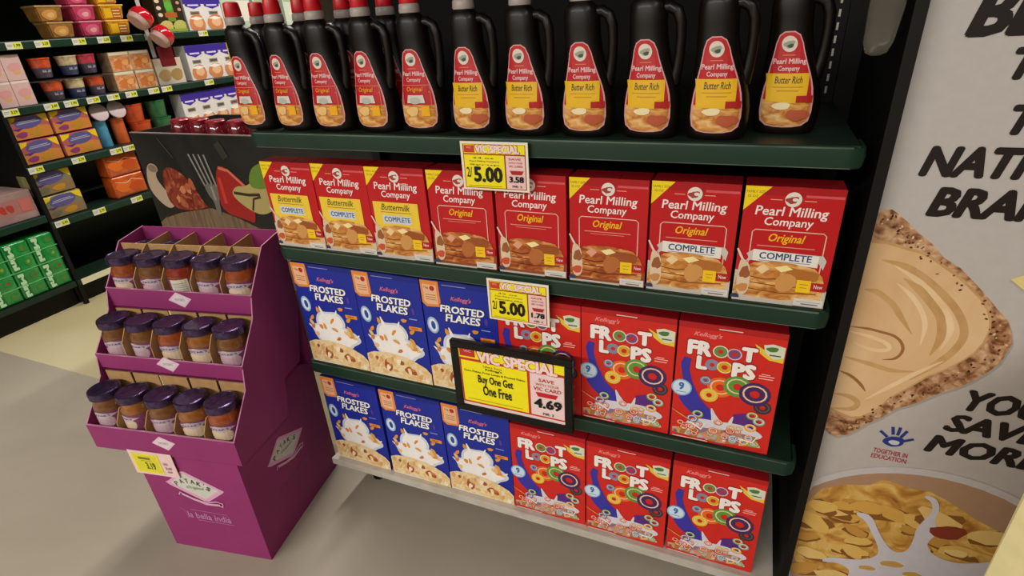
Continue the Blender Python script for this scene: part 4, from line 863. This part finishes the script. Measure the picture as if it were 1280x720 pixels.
def cupv(c1, c2):
    def f(t):
        bm = bmesh.new(); lathe(bm, [(.034, 0), (.037, .004), (.044, .05)], 20, (0, .05)); mesh_obj('cup', bm, mat('cup_' + c2, c2, .3, var=.25, scale=50), t, smooth=40)
        bm = bmesh.new(); lathe(bm, [(.0442, .05), (.048, .088), (.051, .09), (.051, .097), (.03, .098)], 20, (0, .05)); mesh_obj('rim', bm, mat('cup_' + c1, c1, .25, var=.25, scale=50, coat=.5), t, smooth=40)
        A = Art(.06, .06); A.ell(.5, .75, .42, .2, c1, 12); A.ell(.5, .78, .3, .12, 'e8b890', 12, 0, .2); A.rect(.15, .2, .85, .4, 'a09aa8'); A.build('label', t, lambda x, y, l: ((.046) * math.sin((x - .03) / .046), .05 - (.0385 + .12 * y + l) * math.cos((x - .03) / .046), .015 + y), ([.06 * k / 6 for k in range(1, 6)], []))
    return f
co = item('fruit_cup', 'cup', cupv('c85028', '5a4a58')); cb = item('fruit_cup', 'cup', cupv('c8b48c', '3c4468')); cr = item('fruit_cup', 'cup', cupv('b83a4c', '4a4458'))
for s_, y, z, l_ in ((co, .97, 0, 'orange-rimmed fruit cup, lower left of six on the second aisle shelf'), (cb, 1.085, 0, 'cream-rimmed fruit cup, lower middle of six on the second aisle shelf'), (co, 1.195, 0, 'orange-rimmed fruit cup, lower right of six on the second aisle shelf'), (co, .955, .115, 'orange-rimmed fruit cup, upper left of six on the second aisle shelf'), (cb, 1.09, .115, 'cream-rimmed fruit cup, upper middle of six on the second aisle shelf'), (cr, 1.19, .115, 'crimson-rimmed fruit cup, upper right of six on the second aisle shelf')):
    put(s_, y, 1.078 + z, l_, 'fruit cups on the second aisle shelf', dx=.02)
# wire tray under the upper cups
bm = bmesh.new(); bx(bm, XF - .14, XF - .015, .86, 1.26, 1.1785, 1.1815); tag(mesh_obj('cup_tray', bm, CLEAR), 'clear thin tray between the two layers of fruit cups', 'tray')
cc = item('fruit_clamshell', 'pack', cartf(.125, .104, .10, mat('clear_pack', 'b09070', .25, coat=.6, var=.2), lambda a: (a.rect(0, 0, 1, 1, 'c0a078'), a.rect(.04, .84, .96, .97, 'e2dcc8'), a.rect(.05, .04, .95, .8, FRUIT), a.ell(.35, .4, .2, .18, 'd07838', 12, 0, .2), a.ell(.7, .45, .16, .14, 'e8a868', 12, 0, .2))))
for i, (y, z, l_) in enumerate(((1.355, 0, 'lower left'), (1.485, 0, 'lower right'), (1.36, .105, 'upper left'), (1.485, .105, 'upper right'))): put(cc, y, 1.078 + z, 'clear orange fruit pack, %s of four on the second aisle shelf' % l_, 'orange fruit packs on the second aisle shelf')
ww = item('nut_pack', 'pack', cartf(.19, .15, .10, mat('beige_carton', 'c4b49a', .5), lambda a: (a.rect(0, 0, 1, 1, 'd0c4b0'), a.ell(.28, .35, .22, .2, 'b89868', 12, 0, .15), a.ell(.72, .35, .22, .2, 'a88a58', 12, 0, .15), a.rect(.05, .8, .95, .95, 'dcb8b8')))); put(ww, 1.655, 1.078, 'beige pack behind the hanging red tubs on the second aisle shelf', 'beige packs')
box('end_board', 0, .01, 0, .01, 0, .01, BLACK) if False else None
def bagart(c1, c2, c3):
    def f(a):
        a.rect(0, 0, 1, 1, c1); a.poly([(0, .5), (.3, .45), (.7, .55), (1, .45), (1, 0), (0, 0)], c2); a.poly([(.0, 1), (.0, .7), (.2, .85), (.25, 1)], 'e8c820'); a.poly([(1, 1), (1, .6), (.85, .8), (.75, 1)], 'e8c820')
        a.ell(.5, .72, .34, .16, '5c5488', 18, .06); a.rect(.22, .68, .78, .73, '9a98b8', .05); a.rect(.26, .76, .72, .79, 'b0b0c8', .05); a.ell(.25, .2, .13, .08, c3, 12, 0, .2); a.ell(.62, .22, .16, .09, 'b8862c', 12, 0, .2)
        a.poly([(.05, .48), (.35, .5), (.2, .38)], '5a2a80')
    return f
def bagf(w, h, d, body, art):
    def f(t):
        bm = bmesh.new(); bx(bm, -w / 2, w / 2, 0, d, 0, h, min(w, h) * .12); mesh_obj('bag', bm, body, t, smooth=60)
        A = Art(w * .94, h * .9, .0004); art(A); A.build('front_print', t, lambda x, y, l: (x - w * .47, -.0006 - l, y + h * .05))
    return f
bg = item('snack_bag', 'bag', bagf(.205, .122, .10, mat('plum_foil', '9a4050', .25, coat=.6, var=.3, scale=20), bagart('b05a5c', 'c88038', '8a3a6a')))
for y, z, l_ in ((.775, 0, 'lower left'), (.985, 0, 'lower right'), (.77, .124, 'upper left'), (.975, .124, 'upper right')): put(bg, y, .79 + z, 'red and yellow bag with purple oval, %s of four, third aisle shelf' % l_, 'red and yellow bags on the third aisle shelf', dx=.03, rz=R(1))
bb = item('snack_bag', 'bag', bagf(.215, .126, .10, mat('olive_foil', '7a7448', .25, coat=.6, var=.3, scale=20), bagart('7a7c58', '8a7250', '6a6a50')))
for z, l_ in ((0, 'lower'), (.128, 'upper')): put(bb, .775 - z * .1, .495 + z, 'olive bag with a blue oval, %s of two on the fourth aisle shelf' % l_, 'olive bags on the fourth aisle shelf')
ob = item('orange_bag', 'bag', bagf(.20, .128, .10, mat('orange_foil', 'c85820', .22, coat=.8, var=.35, scale=16), lambda a: (a.ell(.3, .5, .24, .2, 'd86a24', 12, 0, .3), a.ell(.7, .4, .22, .18, 'c04a18', 12, 0, .3), a.line([(.05, .8), (.4, .65), (.6, .8), (.95, .6)], .025, 'e8b090'), a.rect(.6, .1, .9, .3, 'b8541c'))))
for z, l_ in ((0, 'lower'), (.128, 'upper')): put(ob, 1.16, .495 + z, 'shiny orange bag, %s of two at the right of the fourth aisle shelf' % l_, 'orange bags on the fourth aisle shelf')
def canf(c):
    def f(t):
        bm = bmesh.new(); lathe(bm, [(.034, 0), (.036, .004), (.036, .145), (.03, .15)], 20, (0, .06)); mesh_obj('canister', bm, mat('can_' + c, c, .3, coat=.3, var=.15), t, smooth=40)
        bm = bmesh.new(); lathe(bm, [(.046, -.006), (.050, -.004), (.050, .004), (.046, .006)], 24); bmesh.ops.transform(bm, matrix=Matrix.Translation((0, .02, .195)) @ Matrix.Rotation(R(68), 4, 'X'), verts=bm.verts); mesh_obj('round_lid', bm, mat('pale_lid', 'c8b4b8', .4), t, smooth=40)
        bm = bmesh.new(); bx(bm, -.012, .012, .022, .06, .145, .17, .003); mesh_obj('hinge', bm, MATS['pale_lid'], t)
    return f
put(item('snack_canister', 'canister', canf('4a98b8')), 1.145, .79, 'light blue canister with a raised round pale lid on the third aisle shelf', 'canisters', dx=0.03); put(item('snack_canister', 'canister', canf('d0602c')), 1.25, .79, 'orange canister with a raised round pale lid on the third aisle shelf', 'canisters', dx=0.03)
def cupst(c):
    def f(t):
        bm = bmesh.new(); lathe(bm, [(.048, 0), (.05, .003), (.060, .095), (.063, .097), (.063, .103), (.04, .104)], 20, (0, .06)); mesh_obj('tub', bm, mat('tub_' + c, c, .3, coat=.3, var=.2, scale=25), t, smooth=40)
    return f
ot = item('round_tub', 'tub', cupst('c84a20')); gt = item('round_tub', 'tub', cupst('2c6a40'))
for i in range(2):
    put(ot, 1.385 - i * .02, .79 + i * .105, 'orange round tub, %s of two beside the green tubs' % ('lower', 'upper')[i], 'orange tubs on the third aisle shelf'); put(gt, 1.53 - i * .01, .79 + i * .105, 'green round tub, %s of two beside the orange tubs' % ('lower', 'upper')[i], 'green tubs on the third aisle shelf')
# hanging red tubs on a clip strip
hs = thing('clip_strip', 'thin clip strip hanging from the aisle shelving with red tubs on it', 'strip', (XF + .01, 1.55, 1.28)); box('strip', .0, .003, -.012, .012, -.04, .42, mat('strip_plastic', 'b8b0a8', .3), hs)
def redtub(t):
    bm = bmesh.new(); lathe(bm, [(.05, 0), (.054, .004), (.058, .03)], 24); mesh_obj('body', bm, mat('pale_tub', 'c4a098', .35), t, smooth=40)
    bm = bmesh.new(); lathe(bm, [(.060, .028), (.062, .032), (.060, .062), (.052, .080), (.03, .092), (.01, .095)], 24); mesh_obj('dome_lid', bm, mat('red_dome', 'c01824', .15, coat=.8), t, smooth=50)
for i, (y, z, rx, c) in enumerate(((1.45, 1.43, -40, 0), (1.55, 1.33, -40, 0))):
    t = thing('hanging_tub', 'glossy red domed tub hanging on the clip strip, %s one' % ('upper', 'lower')[i], 'tub', (XF + .085, y, z), 0, 'red tubs on the clip strip'); redtub(t); t.rotation_euler = (R(-52), R(8), 0)
t = thing('hanging_pouch', 'dark maroon pouch hanging lowest on the clip strip', 'pouch', (XF + .05, 1.60, 1.185)); bm = bmesh.new(); bx(bm, -.012, .012, -.045, .045, 0, .115, .008); mesh_obj('pouch', bm, mat('maroon_foil', '6a1a20', .3), t)
# left section: crate box and green packs
rb = thing('red_print_box', 'grey box with faded red lettering on the left section shelf', 'box', (XF - .02, .45, .541), R(90)); bm = bmesh.new(); bx(bm, -.19, .19, 0, .25, 0, .145, .003); mesh_obj('body', bm, mat('greyred_card', '9a7c78', .6, var=.2, scale=10), rb)
A = Art(.38, .14, .0004); A.rect(.02, .25, .98, .8, 'a8706c'); [A.ell(x, .52, .045, .05, 'b03a30', 8, x, .3, int(x * 90)) for x in (.2, .29, .38, .52, .61, .7)]; A.rect(.82, .3, .96, .75, 'c06a60'); A.build('front_print', rb, lambda x, y, l: (x - .19, -l, y))
gmat = mat('green_film', '1f8a3c', .22, coat=.7, var=.3, scale=14, bump=.3)
def gpack(t):
    bm = bmesh.new(); bx(bm, -.06, .06, 0, .3, 0, .30, .014); mesh_obj('wrapped_pack', bm, gmat, t, smooth=60)
    bm = bmesh.new()
    for k in range(1, 4): bx(bm, -.061, .061, -.0015, .01, .075 * k - .002, .075 * k + .002)
    mesh_obj('film_seam', bm, mat('light_green_film', '6cc07c', .2, coat=.6), t)
    A = Art(.12, .3, .0005); A.rect(.08, .03, .36, .97, '1a6a30'); A.text('Mini Mini', -.95, .453, 1.39, .547, 'b8e0b0', .06, 0, rot=R(-90))
    for k in range(4): A.ell(.72, .125 + .25 * k, .16, .16, '2f8a3a', 14, 0, .15, k); A.ell(.72, .13 + .25 * k, .07, .07, ('7a6a34', '8a4a34', '90a040', '7a6a34')[k], 10, 0, .2, k)
    A.build('front_print', t, lambda x, y, l: (x - .06, -.0006 - l, y))
gp = item('green_pack', 'pack', gpack)
for i, y in enumerate((.59, .467, .344, .221)): put(gp, y, .15, 'shiny green wrapped multipack on the bottom left shelf, %s from the post' % ORD[i], 'green multipacks on the left section base', dx=.012)
for o in bpy.data.objects:
    if o.get('label') == '' and o.parent is None: print('NO LABEL', o.name)
